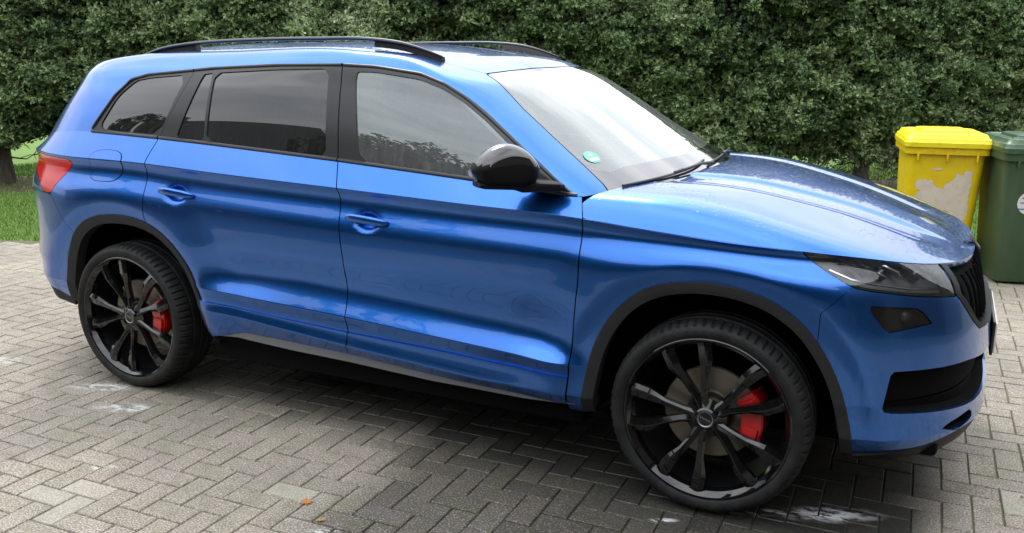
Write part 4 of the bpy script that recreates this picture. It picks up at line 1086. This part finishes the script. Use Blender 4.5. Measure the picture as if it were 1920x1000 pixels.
tcol = g.ramp(g.attr('tone'), [(0, (.262, .220, .170)), (.3, (.282, .240, .192)), (.55, (.298, .248, .206)), (.8, (.276, .243, .178)), (1, (.322, .280, .222))])
sp = g.noise(150, 2, .7); sp2 = g.noise(480, 1, .5); lo = g.noise(1.1, 5, .65); mid = g.noise(9, 5, .7)
c1 = g.mix(g.fr(sp, .53, .63, 0, .85), tcol, (.64, .58, .50)); c1 = g.mix(g.fr(sp, .36, .48, .75, 0), c1, (.06, .05, .04))
c1 = g.mix(g.fr(sp2, .62, .72, 0, .5), c1, (.62, .58, .52))
c1 = g.mix(g.math('MULTIPLY', g.fr(mid, .48, .70), .42), c1, (.11, .125, .055))          # algae
c1 = g.mix(g.fr(lo, .40, .62, .35, 0), c1, (.10, .098, .082))
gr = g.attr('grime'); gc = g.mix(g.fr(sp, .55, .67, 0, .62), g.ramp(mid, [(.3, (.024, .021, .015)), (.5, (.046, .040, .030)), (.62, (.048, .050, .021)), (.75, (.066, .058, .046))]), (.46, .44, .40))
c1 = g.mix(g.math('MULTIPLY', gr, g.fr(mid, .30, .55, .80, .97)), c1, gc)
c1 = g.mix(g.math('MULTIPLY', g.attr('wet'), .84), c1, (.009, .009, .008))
c1 = g.mix(g.math('MULTIPLY', g.attr('pale'), .26), c1, (.50, .48, .40))
# chalky splashes and painted puddle glare, each at its own spot
blob = None
for (bx, by, sx, sy) in ((-2.93, -.98, .16, .05), (-2.62, -1.12, .14, .05), (-3.75, -.95, .12, .05), (-1.13, -1.62, .06, .022), (-.93, -1.60, .07, .03), (-.80, -1.63, .05, .02), (-.10, -1.02, .05, .015), (.22, -.80, .16, .022), (.42, -.72, .17, .055), (.10, -.74, .10, .02), (-2.2, -1.60, .05, .02), (-3.3, -.45, .10, .04)):
    mp_ = g.n('Mapping'); mp_.vector_type = 'TEXTURE'; mp_.inputs['Location'].default_value = (bx, by, 0); mp_.inputs['Scale'].default_value = (sx, sy, 1); mp_.inputs['Rotation'].default_value = (0, 0, .42)
    g.l(g.coord(), mp_.inputs['Vector']); ln = g.n('VectorMath'); ln.operation = 'LENGTH'; g.l(mp_.outputs[0], ln.inputs[0]); v = g.fr(ln.outputs['Value'], .3, 1.25, 1, 0)
    blob = v if blob is None else g.math('MAXIMUM', blob, v)
st = g.noise(24, 6, .75, vecscale=(.4, 1, 1)); ch = g.math('MULTIPLY', blob, g.fr(st, .46, .56), True)
c1 = g.mix(g.math('MULTIPLY', ch, .95), c1, (.70, .72, .72))
g.l(c1, g.b.inputs['Base Color'])
g.l(g.math('SUBTRACT', g.fr(mid, .35, .65, .62, .85), g.math('MULTIPLY', gr, .18)), g.b.inputs['Roughness'])
g.bump(g.math('ADD', sp, g.math('MULTIPLY', mid, .5)), .5, .003)
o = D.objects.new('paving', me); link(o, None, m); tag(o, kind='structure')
# the same drive, out of sight behind the photographer
V_ = [(-14, -14, -.003), (8, -14, -.003), (8, -3.42, -.003), (-14, -3.42, -.003)]
m = mat('drive_behind', (.048, .046, .040), .8); tag(raw('driveway', V_, [(0, 1, 2, 3)], m), kind='structure')

# ------------------------------------------------------------------ hedge
m = M['needle'] = mat('conifer_needles', (.04, .08, .02), .5, spec=.35); g = NG(m); tn_ = g.attr('tone')
g.l(g.ramp(tn_, [(0, (.026, .050, .020)), (.25, (.075, .125, .048)), (.5, (.150, .220, .088)), (.8, (.25, .33, .155)), (.95, (.38, .45, .26)), (.955, (.10, .075, .04)), (1, (.11, .085, .045))]), g.b.inputs['Base Color'])
g.b.inputs['Transmission Weight'].default_value = 0
M['branch'] = mat('bark', (.075, .060, .045), .9); g = NG(M['branch']); g.l(g.ramp(g.noise(18, 5, .7, vecscale=(1, 1, .25)), [(.3, (.035, .028, .02)), (.6, (.10, .085, .065)), (.75, (.10, .12, .06))]), g.b.inputs['Base Color']); g.bump(g.noise(40, 4, .6, vecscale=(1, 1, .2)), .7, .01)
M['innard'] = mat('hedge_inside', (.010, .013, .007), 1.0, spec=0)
def leafclumps(n, lr, zr, seed, L=.046, W=.0125, per=10, depth=.26, frame=None, amp=.32, facing=None):
    """short needle sprays sitting on a bumpy clipped face"""
    r = np.random.default_rng(seed); l = r.uniform(*lr, n); z = r.uniform(*zr, n)
    bump = hedge_bump(l, z)
    d = 10.62 - bump + depth * r.random(n) ** 1.4
    keep = z > np.interp(l, [-6, 3], [.40, .16]) + .22 * vnoise(np.stack([l * 2.3, l * 0 + 3.3], 1), 5) + .10 * r.random(n); l, z, d, bump = l[keep], z[keep], d[keep], bump[keep]; n = len(l)
    P = np.stack([CX + HT.x * l + HN.x * d, CY + HT.y * l + HN.y * d, z], 1)
    ax = np.stack([-HN.x * np.ones(n), -HN.y * np.ones(n), .35 * np.ones(n)], 1) + r.normal(0, .62, (n, 3)); ax /= np.linalg.norm(ax, axis=1, keepdims=True)
    Q_, t_ = spray(P, ax, r, L, W, per); cl = vnoise(np.stack([l * 5.5, z * 8.5], 1), 31) * .6 + vnoise(np.stack([l * 1.1, z * 1.6], 1), 32) * .5 - .30
    live = t_ < .95; t_ = np.where(live, np.clip(t_ * .55 + np.repeat(cl, per) * 1.05 + .02, 0, .94), t_); return Q_, t_
def spray(P, ax, r, L, W, per):
    n = len(P); A = np.repeat(ax, per, 0); Q = np.repeat(P, per, 0); N = n * per
    t = np.tile(np.linspace(-.3, 1, per), n)[:, None]; Q = Q + A * t * L * 1.5
    rnd = r.normal(0, 1, (N, 3)); side = rnd - A * (rnd * A).sum(1, keepdims=True); side /= np.linalg.norm(side, axis=1, keepdims=True)
    dr = A * .75 + side * .9; dr /= np.linalg.norm(dr, axis=1, keepdims=True); wv = np.cross(dr, side + r.normal(0, .35, (N, 3))); wv /= np.linalg.norm(wv, axis=1, keepdims=True)
    ln = L * r.uniform(.7, 1.25, (N, 1)); T = Q + dr * ln; M_ = Q + dr * ln * .5; w_ = W * r.uniform(.8, 1.25, (N, 1))
    tone = np.clip(np.repeat(r.random(n), per) * .55 + .32 * r.random(N), 0, .94); dead = np.repeat(r.random(n) < .006, per); tone[dead] = .98
    return np.stack([Q, M_ + wv * w_, T, M_ - wv * w_], 1), tone
def hedge_bump(l, z):
    q = np.stack([l * 1.3, z * 1.7], 1); b = .42 * (vnoise(q, 1) - .5) + .30 * (vnoise(q * 2.6, 2) - .5) + .36 * (vnoise(q * np.array([4.6, 6.0]), 3) - .5)
    return b - .30 * smooth(z, .95, .35) - .25 * smooth(z, 2.5, 2.95) 
hedge = root('conifer_hedge', hp(0, 11.3, 0)); hedge_inv = Matrix.Translation(hp(0, 11.3, 0)).inverted()
tag(hedge, 'tall clipped dark green conifer hedge behind the blue car', 'hedge')
Qa, ta = leafclumps(52000, (-7.2, 6.9), (.16, 2.45), 11)
Qb, tb = leafclumps(9500, (-16, 16), (2.35, 2.9), 12, L=.085, W=.024, per=8)
Qc, tc_ = leafclumps(9000, (-16, -7.2), (.36, 2.5), 13, L=.08, W=.022, per=8); Qd, td = leafclumps(9000, (6.9, 16), (.36, 2.5), 14, L=.08, W=.022, per=8)
# top of the hedge
r = np.random.default_rng(15); n = 9500; l = r.uniform(-16, 16, n); dd = r.uniform(10.6, 12.2, n); P = np.stack([CX + HT.x * l + HN.x * dd, CY + HT.y * l + HN.y * dd, 2.72 + .20 * vnoise(np.stack([l * 2, dd * 2], 1), 8)], 1)
ax = np.array([0, 0, 1.]) + r.normal(0, .5, (n, 3)); ax /= np.linalg.norm(ax, axis=1, keepdims=True); Qe, te = spray(P, ax, r, .085, .024, 8)
Q = np.concatenate([Qa, Qb, Qc, Qd, Qe]); Q = Q - np.array(hp(0, 11.3, 0)); print('hedge leaves', len(Q))
quads('foliage', Q, M['needle'], hedge, attr=np.concatenate([ta, tb, tc_, td, te]))
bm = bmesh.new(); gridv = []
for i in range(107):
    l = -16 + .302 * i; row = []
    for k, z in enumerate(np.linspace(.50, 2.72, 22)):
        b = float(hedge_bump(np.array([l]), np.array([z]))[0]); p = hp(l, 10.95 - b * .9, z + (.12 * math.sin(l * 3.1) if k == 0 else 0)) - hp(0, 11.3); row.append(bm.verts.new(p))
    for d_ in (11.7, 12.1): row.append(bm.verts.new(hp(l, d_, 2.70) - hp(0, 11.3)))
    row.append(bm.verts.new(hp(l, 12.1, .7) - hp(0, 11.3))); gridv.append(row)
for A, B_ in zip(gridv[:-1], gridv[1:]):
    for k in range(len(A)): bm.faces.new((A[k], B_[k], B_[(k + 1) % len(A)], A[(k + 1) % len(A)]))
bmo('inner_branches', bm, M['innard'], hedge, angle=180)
r = np.random.default_rng(77); n = 2200; l = r.uniform(-2, 7.2, n); dd = r.uniform(10.85, 11.9, n); z = r.uniform(.06, .62, n) + .06
P = np.stack([HT.x * l + HN.x * (dd - 11.3), HT.y * l + HN.y * (dd - 11.3), z], 1); k = r.random(n) < np.clip((z - .02) / .35, .10, 1); P = P[k]; ax = r.normal(0, 1, (len(P), 3)) * [1, 1, .5]; ax /= np.linalg.norm(ax, axis=1, keepdims=True)
Qt, tt = spray(P, ax, r, .11, .0055, 7); quads('dead_twigs', Qt, M['branch'], hedge)
rr = random.Random(3)
for px_l in [-6.38, -5.0, -3.7, -2.2, -1.0, .4, 1.7, 3.0, 4.38, 5.75, 7.1, -7.9, 8.5, -9.3, -10.8, -12.4, -14.2, 10, 11.6, 13.1, 14.8]:
    bm = bmesh.new(); c = hp(px_l, 11.3 + rr.uniform(-.1, .1)) - hp(0, 11.3); lean = rr.uniform(-.06, .06)
    path = [c + Vector((lean * t, lean * t * .5, -.03 + 1.3 * t)) for t in np.linspace(0, 1, 9)]
    tube(bm, path, [.135 * .9 - .03 * min(1, t * 4) - .03 * t for t in np.linspace(0, 1, 9)], 12)
    for k in range(9):      # dead side branches
        a = rr.uniform(0, 2 * PI); z = rr.uniform(.22, .75); p0 = c + Vector((0, 0, z)); L_ = rr.uniform(.4, .9)
        pts = [p0 + Vector((math.cos(a) * L_ * t, math.sin(a) * L_ * t * .7, .10 * t + .10 * math.sin(t * 5 + k) * t)) for t in np.linspace(0, 1, 6)]
        tube(bm, pts, [.014 - .011 * t for t in np.linspace(0, 1, 6)], 5)
        for q in range(4):
            s = pts[rr.randint(2, 4)]; e = s + Vector((rr.uniform(-.25, .25), rr.uniform(-.2, .2), rr.uniform(-.18, .15))); tube(bm, [s, s.lerp(e, .5) + Vector((0, 0, .02)), e], [.005, .004, .002], 4)
    bmo('trunk', bm, M['branch'], hedge)

# ------------------------------------------------------------------ wheeled bins
m = M['ybin'] = mat('yellow_bin_plastic', (.78, .56, .004), .42); g = NG(m)
n1 = g.noise(5, 5, .65); n2 = g.noise(26, 4, .65); sx_ = g.n('SeparateXYZ'); g.l(g.coord(), sx_.inputs[0])
topd = g.fr(sx_.outputs['Z'], .80, .97, 0, 1)
bc_ = g.mix(g.math('MULTIPLY', g.math('MULTIPLY', g.fr(n2, .45, .72), topd), .6), g.mix(g.fr(n1, .35, .75, 0, .6), (.80, .60, .004), (.62, .38, .003)), (.42, .16, .01))
g.l(bc_, g.b.inputs['Base Color']); g.l(g.fr(n1, .3, .7, .3, .5), g.b.inputs['Roughness'])
M['ylid'] = mat('yellow_lid', (.84, .70, .012), .34); g = NG(M['ylid']); g.l(g.mix(g.math('MULTIPLY', g.fr(g.noise(22, 5, .7), .52, .75), .45), (.84, .70, .012), (.45, .30, .02)), g.b.inputs['Base Color'])
m = M['gbin'] = mat('green_bin_plastic', (.035, .075, .030), .45); g = NG(m); g.l(g.mix(g.fr(g.noise(7, 5, .65, vecscale=(1, 1, .3)), .35, .75, 0, .7), (.033, .072, .030), (.075, .115, .060)), g.b.inputs['Base Color'])
M['glid'] = mat('green_lid', (.040, .088, .040), .32); g = NG(M['glid']); g.l(g.mix(g.math('MULTIPLY', g.fr(g.noise(20, 5, .7), .5, .7), .5), (.040, .088, .040), (.16, .20, .15)), g.b.inputs['Base Color'])
m = M['blabel'] = mat('worn_bin_label', (.6, .52, .40), .7); g = NG(m); g.l(g.ramp(g.noise(11, 5, .7), [(.3, (.64, .52, .40)), (.55, (.72, .64, .52)), (.75, (.70, .62, .30))]), g.b.inputs['Base Color'])
M['wsticker'] = mat('round_white_sticker', (.72, .73, .72), .5); M['ink'] = mat('faded_ink', (.10, .12, .3), .6)
def rrect(bm, cx, cy, w_, d_, z, rad, n=4):
    vs = []
    for (sx, sy, a0) in ((1, 1, 0), (-1, 1, 90), (-1, -1, 180), (1, -1, 270)):
        for k in range(n + 1):
            a = math.radians(a0 + 90 * k / n); vs.append(bm.verts.new((cx + sx * (w_ / 2 - rad) + rad * math.cos(a), cy + sy * (d_ / 2 - rad) + rad * math.sin(a), z)))
    return vs
def loft(bm, rs, cap0=True, cap1=True, mi=0):
    for A, B_ in zip(rs[:-1], rs[1:]):
        for i in range(len(A)):
            f = bm.faces.new((A[i], A[(i + 1) % len(A)], B_[(i + 1) % len(A)], B_[i])); f.material_index = mi
    if cap0: bm.faces.new(rs[0][::-1]).material_index = mi
    if cap1: bm.faces.new(rs[-1]).material_index = mi
def wheelie(name, loc, rz, bodym, lidm, label, lidh=0):
    """front (away from the handle) faces local -y"""
    o = root(name, loc, rz); tag(o, label, 'wheelie bin', 'wheeled rubbish bins by the hedge')
    bm = bmesh.new(); rs = []
    for z, w_, d_, cy in ((.02, .44, .50, .02), (.05, .455, .515, .018), (.40, .485, .575, .01), (.80, .515, .645, 0), (.905, .525, .665, 0)): rs.append(rrect(bm, 0, cy, w_, d_, z, .055, 5))
    loft(bm, rs)
    rs = [rrect(bm, 0, 0, w_, d_, z, .05, 5) for z, w_, d_ in ((.895, .525, .665), (.90, .575, .715), (.955, .580, .720), (.96, .56, .70))]; loft(bm, rs)
    for x in (-.20, 0, .20): bbox(bm, (x, -.345, .875), (.012, .05, .05), bevel=.003)
    bmesh.ops.recalc_face_normals(bm, faces=bm.faces); bmo('bin_body', bm, bodym, o, angle=40)
    bm = bmesh.new(); rs = [rrect(bm, 0, -.005, w_, d_, z, rd, 5) for z, w_, d_, rd in ((.952, .592, .735, .045), (.985, .598, .740, .05), (.995, .585, .725, .05), (1.012, .575, .715, .05), (1.020, .555, .69, .06), (1.045, .530, .66, .06), (1.050, .50, .63, .06), (1.043, .47, .60, .06))]; loft(bm, rs)
    rs = [rrect(bm, 0, .02, w_, d_, z, .03, 4) for z, w_, d_ in ((1.035, .36, .40), (1.062 + lidh, .34, .38), (1.068 + lidh, .30, .34))]; loft(bm, rs, cap0=False)
    for s in (-1, 1): bbox(bm, (s * .20, -.28, 1.045), (.075, .05, .022), bevel=.01)
    bmesh.ops.recalc_face_normals(bm, faces=bm.faces); lid = bmo('lid', bm, lidm, o, angle=32)
    bm = bmesh.new(); tube(bm, [(-.23, .40, .985), (.23, .40, .985)], .016, 10)
    for s in (-1, 1): bbox(bm, (s * .20, .375, .985), (.03, .06, .04), bevel=.008)
    bmo('handle', bm, bodym, o)
    for s in (-1, 1):
        bm = bmesh.new(); lathe(bm, [(.0, -.025), (.05, -.025), (.06, -.015), (.095, -.022), (.10, -.01), (.10, .015), (.095, .025), (.0, .025)], 28)
        w2 = bmo('wheel', bm, M['tyre'], o); w2.location = (s * .255, .29, .10); w2.rotation_euler = (0, 0, PI / 2)
    return o
YB = wheelie('yellow_wheelie_bin', (.625, 3.82, 0), math.radians(9), M['ybin'], M['ylid'], 'yellow wheelie bin with a torn pale label on its front')
GB = wheelie('green_wheelie_bin', (1.235, 3.63, 0), math.radians(14), M['gbin'], M['glid'], 'dark green wheelie bin with a round white sticker, beside the yellow bin')
# torn label on the yellow bin: slightly proud irregular sheet following the sloping front
def bin_front(x, z): return (-.5 * float(np.interp(z, [.02, .40, .80, .905], [.50, .575, .645, .665])) + float(np.interp(z, [.02, .4, .8], [.02, .01, 0])) - .0025)
zup = .045
out_ = [(-.155, .35), (.165, .35), (.175, .42), (.170, .55), (.180, .66), (.172, .735), (.140, .745), (.120, .70), (.085, .715), (.065, .655), (.03, .640), (.01, .600), (-.04, .615), (-.06, .66), (-.10, .655), (-.095, .67), (-.15, .665), (-.160, .60), (-.125, .575), (-.150, .555), (-.165, .51), (-.14, .46), (-.16, .42)]
bm = bmesh.new()
V2 = [(x + .006 * rr.uniform(-1, 1), z + .006 * rr.uniform(-1, 1)) for x, z in dense([(x * 1.12 - .012, z + zup) for x, z in out_ + [out_[0]]], 90)[:-1]]
f0 = [bm.verts.new((x, bin_front(x, z), z)) for x, z in V2]; bm.faces.new(f0)
bmesh.ops.triangulate(bm, faces=bm.faces); q_ = [(x * .0 + .022 * math.cos(a) * 1.6 - .02, .735 + .010 * math.sin(a)) for a, x in [(k * .7, 0) for k in range(9)]]; q_ = [(x - .035, z + .055) for x, z in q_]
bm.faces.new([bm.verts.new((x, bin_front(x, z), z)) for x, z in q_])
bmo('torn_label', bm, M['blabel'], YB, smooth=False)
bm = bmesh.new(); n = 36; c0 = (-.075, .605)
bm.faces.new([bm.verts.new((c0[0] + .085 * math.cos(2 * PI * i / n), bin_front(0, c0[1] + .085 * math.sin(2 * PI * i / n)), c0[1] + .085 * math.sin(2 * PI * i / n))) for i in range(n)])
def dash(x, z, w_, h_):
    f = bm.faces.new([bm.verts.new((x + a * w_, bin_front(0, z + b * h_) - .0015, z + b * h_)) for a, b in ((-.5, -.5), (.5, -.5), (.5, .5), (-.5, .5))]); f.material_index = 1
for z, ws in ((.640, (.02, .03)), (.605, (.03, .02)), (.560, (.05,))):
    x = -.125
    for w_ in ws: dash(x, z, w_, .008); x += w_ + .012
bmo('round_sticker', bm, [M['wsticker'], M['ink']], GB, smooth=False)

# ------------------------------------------------------------------ what the glass and paint mirror: a house and shrubs behind the photographer
m = M['wall'] = mat('dark_brick_wall', (.16, .085, .06), .9); g = NG(m); bt = g.n('TexBrick'); bt.inputs['Scale'].default_value = 4.5; bt.inputs['Color1'].default_value = (.17, .08, .055, 1); bt.inputs['Color2'].default_value = (.12, .06, .045, 1); bt.inputs['Mortar'].default_value = (.2, .19, .17, 1); g.l(g.coord(), bt.inputs['Vector']); g.l(bt.outputs['Color'], g.b.inputs['Base Color'])
M['tile'] = mat('dark_roof_tiles', (.030, .027, .027), .75); g = NG(M['tile']); wv = g.n('TexWave'); wv.inputs['Scale'].default_value = 4; g.l(g.coord(), wv.inputs['Vector']); g.bump(wv.outputs['Fac'], .6, .03)
M['pane'] = mat('house_window_pane', (.02, .025, .03), .08, 0, 1); M['frame'] = mat('white_window_frame', (.6, .6, .58), .5)
def az(deg, dist): a = math.radians(deg); return Vector((-2.0 - math.sin(-a) * dist * 1.0, -.85 - math.cos(a) * dist, 0))
P0 = az(-39.6, 13.0); P1 = az(-66, 17.5); hx = (P1 - P0); Lh = hx.length; hx.normalize(); hy = Vector((-hx.y, hx.x, 0));
if hy.dot(-P0) > 0: hy = -hy
house = root('house', P0, math.atan2(hx.y, hx.x)); tag(house, 'dark roofed house mirrored in the rear side windows of the car', 'house')
sy = 1 if Vector((-math.sin(house.rotation_euler.z), math.cos(house.rotation_euler.z), 0)).dot(hy) > 0 else -1
bm = bmesh.new(); bbox(bm, (Lh / 2, sy * 3.4, 1.45), (Lh, 6.4, 2.9)); bmo('wall', bm, M['wall'], house, smooth=False)
z0_, z1_ = 2.85, 6.7; e = .4
V_ = [(-e, -sy * .2, z0_), (Lh + e, -sy * .2, z0_), (Lh + e, sy * 7.0, z0_), (-e, sy * 7.0, z0_), (.55, sy * 3.4, z1_), (Lh - .5, sy * 3.4, z1_)]
V_ += [(x, y, z - .12) for x, y, z in V_]
F_ = [(0, 1, 5, 4), (1, 2, 5), (2, 3, 4, 5), (3, 0, 4)]; F_ += [tuple(i + 6 for i in f[::-1]) for f in F_] + [(0, 6, 7, 1), (1, 7, 8, 2), (2, 8, 9, 3), (3, 9, 6, 0)]
rf = raw('roof', V_, F_, M['tile'], house)
bm = bmesh.new(); bbox(bm, (Lh * .6, sy * 3.6, 6.7), (.6, .5, 1.2), bevel=.02); bmo('chimney', bm, M['wall'], rf, smooth=False)
for x in (1.6, 4.2, 6.6):
    bm = bmesh.new(); bbox(bm, (x, sy * .17, 1.5), (1.2, .08, 1.2), bevel=.01); f_ = bmo('window', bm, M['frame'], house, smooth=False)
    bm = bmesh.new(); bbox(bm, (x - .29, sy * .12, 1.5), (.5, .03, 1.05)); bbox(bm, (x + .29, sy * .12, 1.5), (.5, .03, 1.05)); bmo('pane', bm, M['pane'], f_, smooth=False)
M['leafd'] = mat('broad_leaves', (.03, .055, .018), .55); g = NG(M['leafd']); g.l(g.ramp(g.attr('tone'), [(0, (.018, .035, .012)), (.6, (.04, .07, .022)), (1, (.10, .10, .04))]), g.b.inputs['Base Color'])
def shrub(a, dist, h, wdt, seed, label, n=2600):
    c = az(a, dist); o = root('garden_shrub', c); tag(o, label, 'shrub', 'garden shrubs mirrored in the car windows'); r = np.random.default_rng(seed)
    v = r.normal(0, 1, (n, 3)); v /= np.linalg.norm(v, axis=1, keepdims=True); rad = r.random(n) ** .33 * (1 + .35 * (vnoise(v * 2.2 + 9, seed) - .5) * 2)
    P = v * rad[:, None] * np.array([wdt, wdt, h * .52]) + np.array([0, 0, h * .52]); k = P[:, 2] > .1; P = P[k]; ax = v[k] + r.normal(0, .4, (k.sum(), 3)); ax /= np.linalg.norm(ax, axis=1, keepdims=True)
    Qs, ts = spray(P, ax, r, .13, .05, 7); quads('foliage', Qs, M['leafd'], o, attr=ts)
    bm = bmesh.new()
    for k in range(7):
        e_ = Vector((r.uniform(-.7, .7) * wdt, r.uniform(-.7, .7) * wdt, h * r.uniform(.6, .95))); tube(bm, [(0, 0, -.05), tuple(e_ * .5 + Vector((0, 0, .2))), tuple(e_)], [.06, .04, .012], 6)
    bmo('trunk', bm, M['branch'], o)
shrub(-35.2, 11.0, 4.3, .95, 21, 'loose shrub beside the house, mirrored next to the centre door pillar')
shrub(-27.5, 10.5, 4.9, 1.35, 22, 'dense shrub mirrored low in the front door window')
shrub(-19.5, 11.0, 4.5, 1.5, 23, 'broad shrub mirrored behind the wing mirror')
shrub(-54.5, 10.5, 4.6, 1.0, 24, 'ragged shrub mirrored in the rearmost side window')
def leafwall(name, label, cat, p0, p1, hgt, thick, seed, n):
    """a clipped broad-leaf hedge between two ground points"""
    p0, p1 = Vector(p0), Vector(p1); t = (p1 - p0); L_ = t.length; t.normalize(); nn = Vector((-t.y, t.x, 0)); c = (p0 + p1) / 2
    if nn.dot(Vector((-1, 0, 0)) - c) < 0: nn = -nn
    o = root(name, c); tag(o, label, cat); r = np.random.default_rng(seed); l = r.uniform(-L_ / 2, L_ / 2, n); z = r.uniform(.15, hgt, n)
    b = .5 * (vnoise(np.stack([l * 1.2, z * 1.5], 1), seed) - .5); top = r.random(n) < .2; d = thick / 2 + b - .25 * r.random(n); z = np.where(top, hgt + .5 * (vnoise(np.stack([l * .9, l * 0], 1), seed + 1) - .5), z); d = np.where(top, r.uniform(-thick / 2, thick / 2, n), d)
    P = np.stack([t.x * l + nn.x * d, t.y * l + nn.y * d, z], 1); ax = np.array([nn.x, nn.y, .3]) + r.normal(0, .6, (n, 3)); ax /= np.linalg.norm(ax, axis=1, keepdims=True)
    Qs, ts = spray(P, ax, r, .13, .05, 7); quads('foliage', Qs, M['leafd'], o, attr=ts)
    bm = bmesh.new(); bbox(bm, (0, 0, hgt / 2 - .1), (L_, thick * .55, hgt - .2), Matrix.Rotation(math.atan2(t.y, t.x), 3, 'Z'), bevel=.1); bmo('inner_branches', bm, M['innard'], o)
leafwall('garden_hedge', 'dark garden hedge behind the photographer, mirrored along the doors and front wing', 'hedge', az(-22, 9.5), (7.5, -8.5, 0), 3.6, 1.4, 41, 9000)  # unseen hedge, added to darken the reflections in the doors
M['render'] = mat('grey_rendered_wall', (.11, .105, .095), .9)
gar = root('garage', (4.5, -2.6, 0)); tag(gar, 'flat roofed garage ahead of the car, mirrored in its front bumper and lamps', 'garage')  # unseen building, added to darken bumper reflections and shade the right side
bm = bmesh.new(); bbox(bm, (1.6, 0, 2.3), (3.2, 8.4, 4.6)); bmo('wall', bm, M['render'], gar, smooth=False)
bm = bmesh.new(); bbox(bm, (1.6, 0, 4.72), (3.6, 8.8, .24), bevel=.03); bmo('roof', bm, M['tile'], gar, smooth=False)
for y in (-2.2, 1.4):
    bm = bmesh.new(); bbox(bm, (-.03, y, 1.1), (.08, 2.5, 2.15), bevel=.01)
    for k in range(8): bbox(bm, (-.08, y, .2 + k * .26), (.03, 2.4, .02))
    bmo('door', bm, M['wood'] if 'wood' in M else mat('brown_garage_door', (.06, .035, .02), .5), gar, smooth=False)

# ------------------------------------------------------------------ fallen leaves
M['leafo'] = mat('orange_leaf', (.40, .16, .035), .6); M['leafr'] = mat('rusty_leaf', (.42, .09, .03), .6)
M['leafy'] = mat('brown_leaf', (.33, .19, .06), .6)
def leaf(x, y, s, rz, m, label):
    o = root('fallen_leaf', (x, y, .004), rz); D.objects.remove(o)
    bm = bmesh.new(); r = random.Random(int(x * 1000)); outl = [(0, -.9), (.18, -.35), (.62, -.5), (.45, -.1), (.95, .15), (.45, .3), (.38, .75), (.1, .55), (0, 1.05), (-.12, .55), (-.45, .7), (-.4, .25), (-.9, .1), (-.42, -.12), (-.55, -.5), (-.15, -.35)]
    c = bm.verts.new((0, 0, .004)); vs = [bm.verts.new((px * s, py * s, s * (.30 * abs(px) ** 1.5 + r.uniform(0, .12)))) for px, py in outl]
    for i in range(len(vs)): bm.faces.new((c, vs[i], vs[(i + 1) % len(vs)]))
    tube(bm, [(0, -.9 * s, .004), (.1 * s, -1.5 * s, .008)], .0008, 5)
    ob = bmo('fallen_leaf', bm, m, None, smooth=False); ob.location = (x, y, .004); ob.rotation_euler = (0, 0, rz); tag(ob, label, 'leaf', 'fallen leaves on the paving')
leaf(-1.302, -1.478, .030, .6, M['leafo'], 'bright orange fallen leaf on the paving below the front door')
leaf(-1.175, -1.560, .020, 2.1, M['leafy'], 'small brown leaf just right of the bright orange one')
leaf(-.01, -.56, .022, 1.1, M['leafr'], 'dull rusty leaf on the dark paving by the front tyre')
leaf(1.05, -.27, .010, 1.9, M['leafo'], 'tiny orange leaf scrap on the paving near the right edge')
print('done', len(D.objects), 'objects')
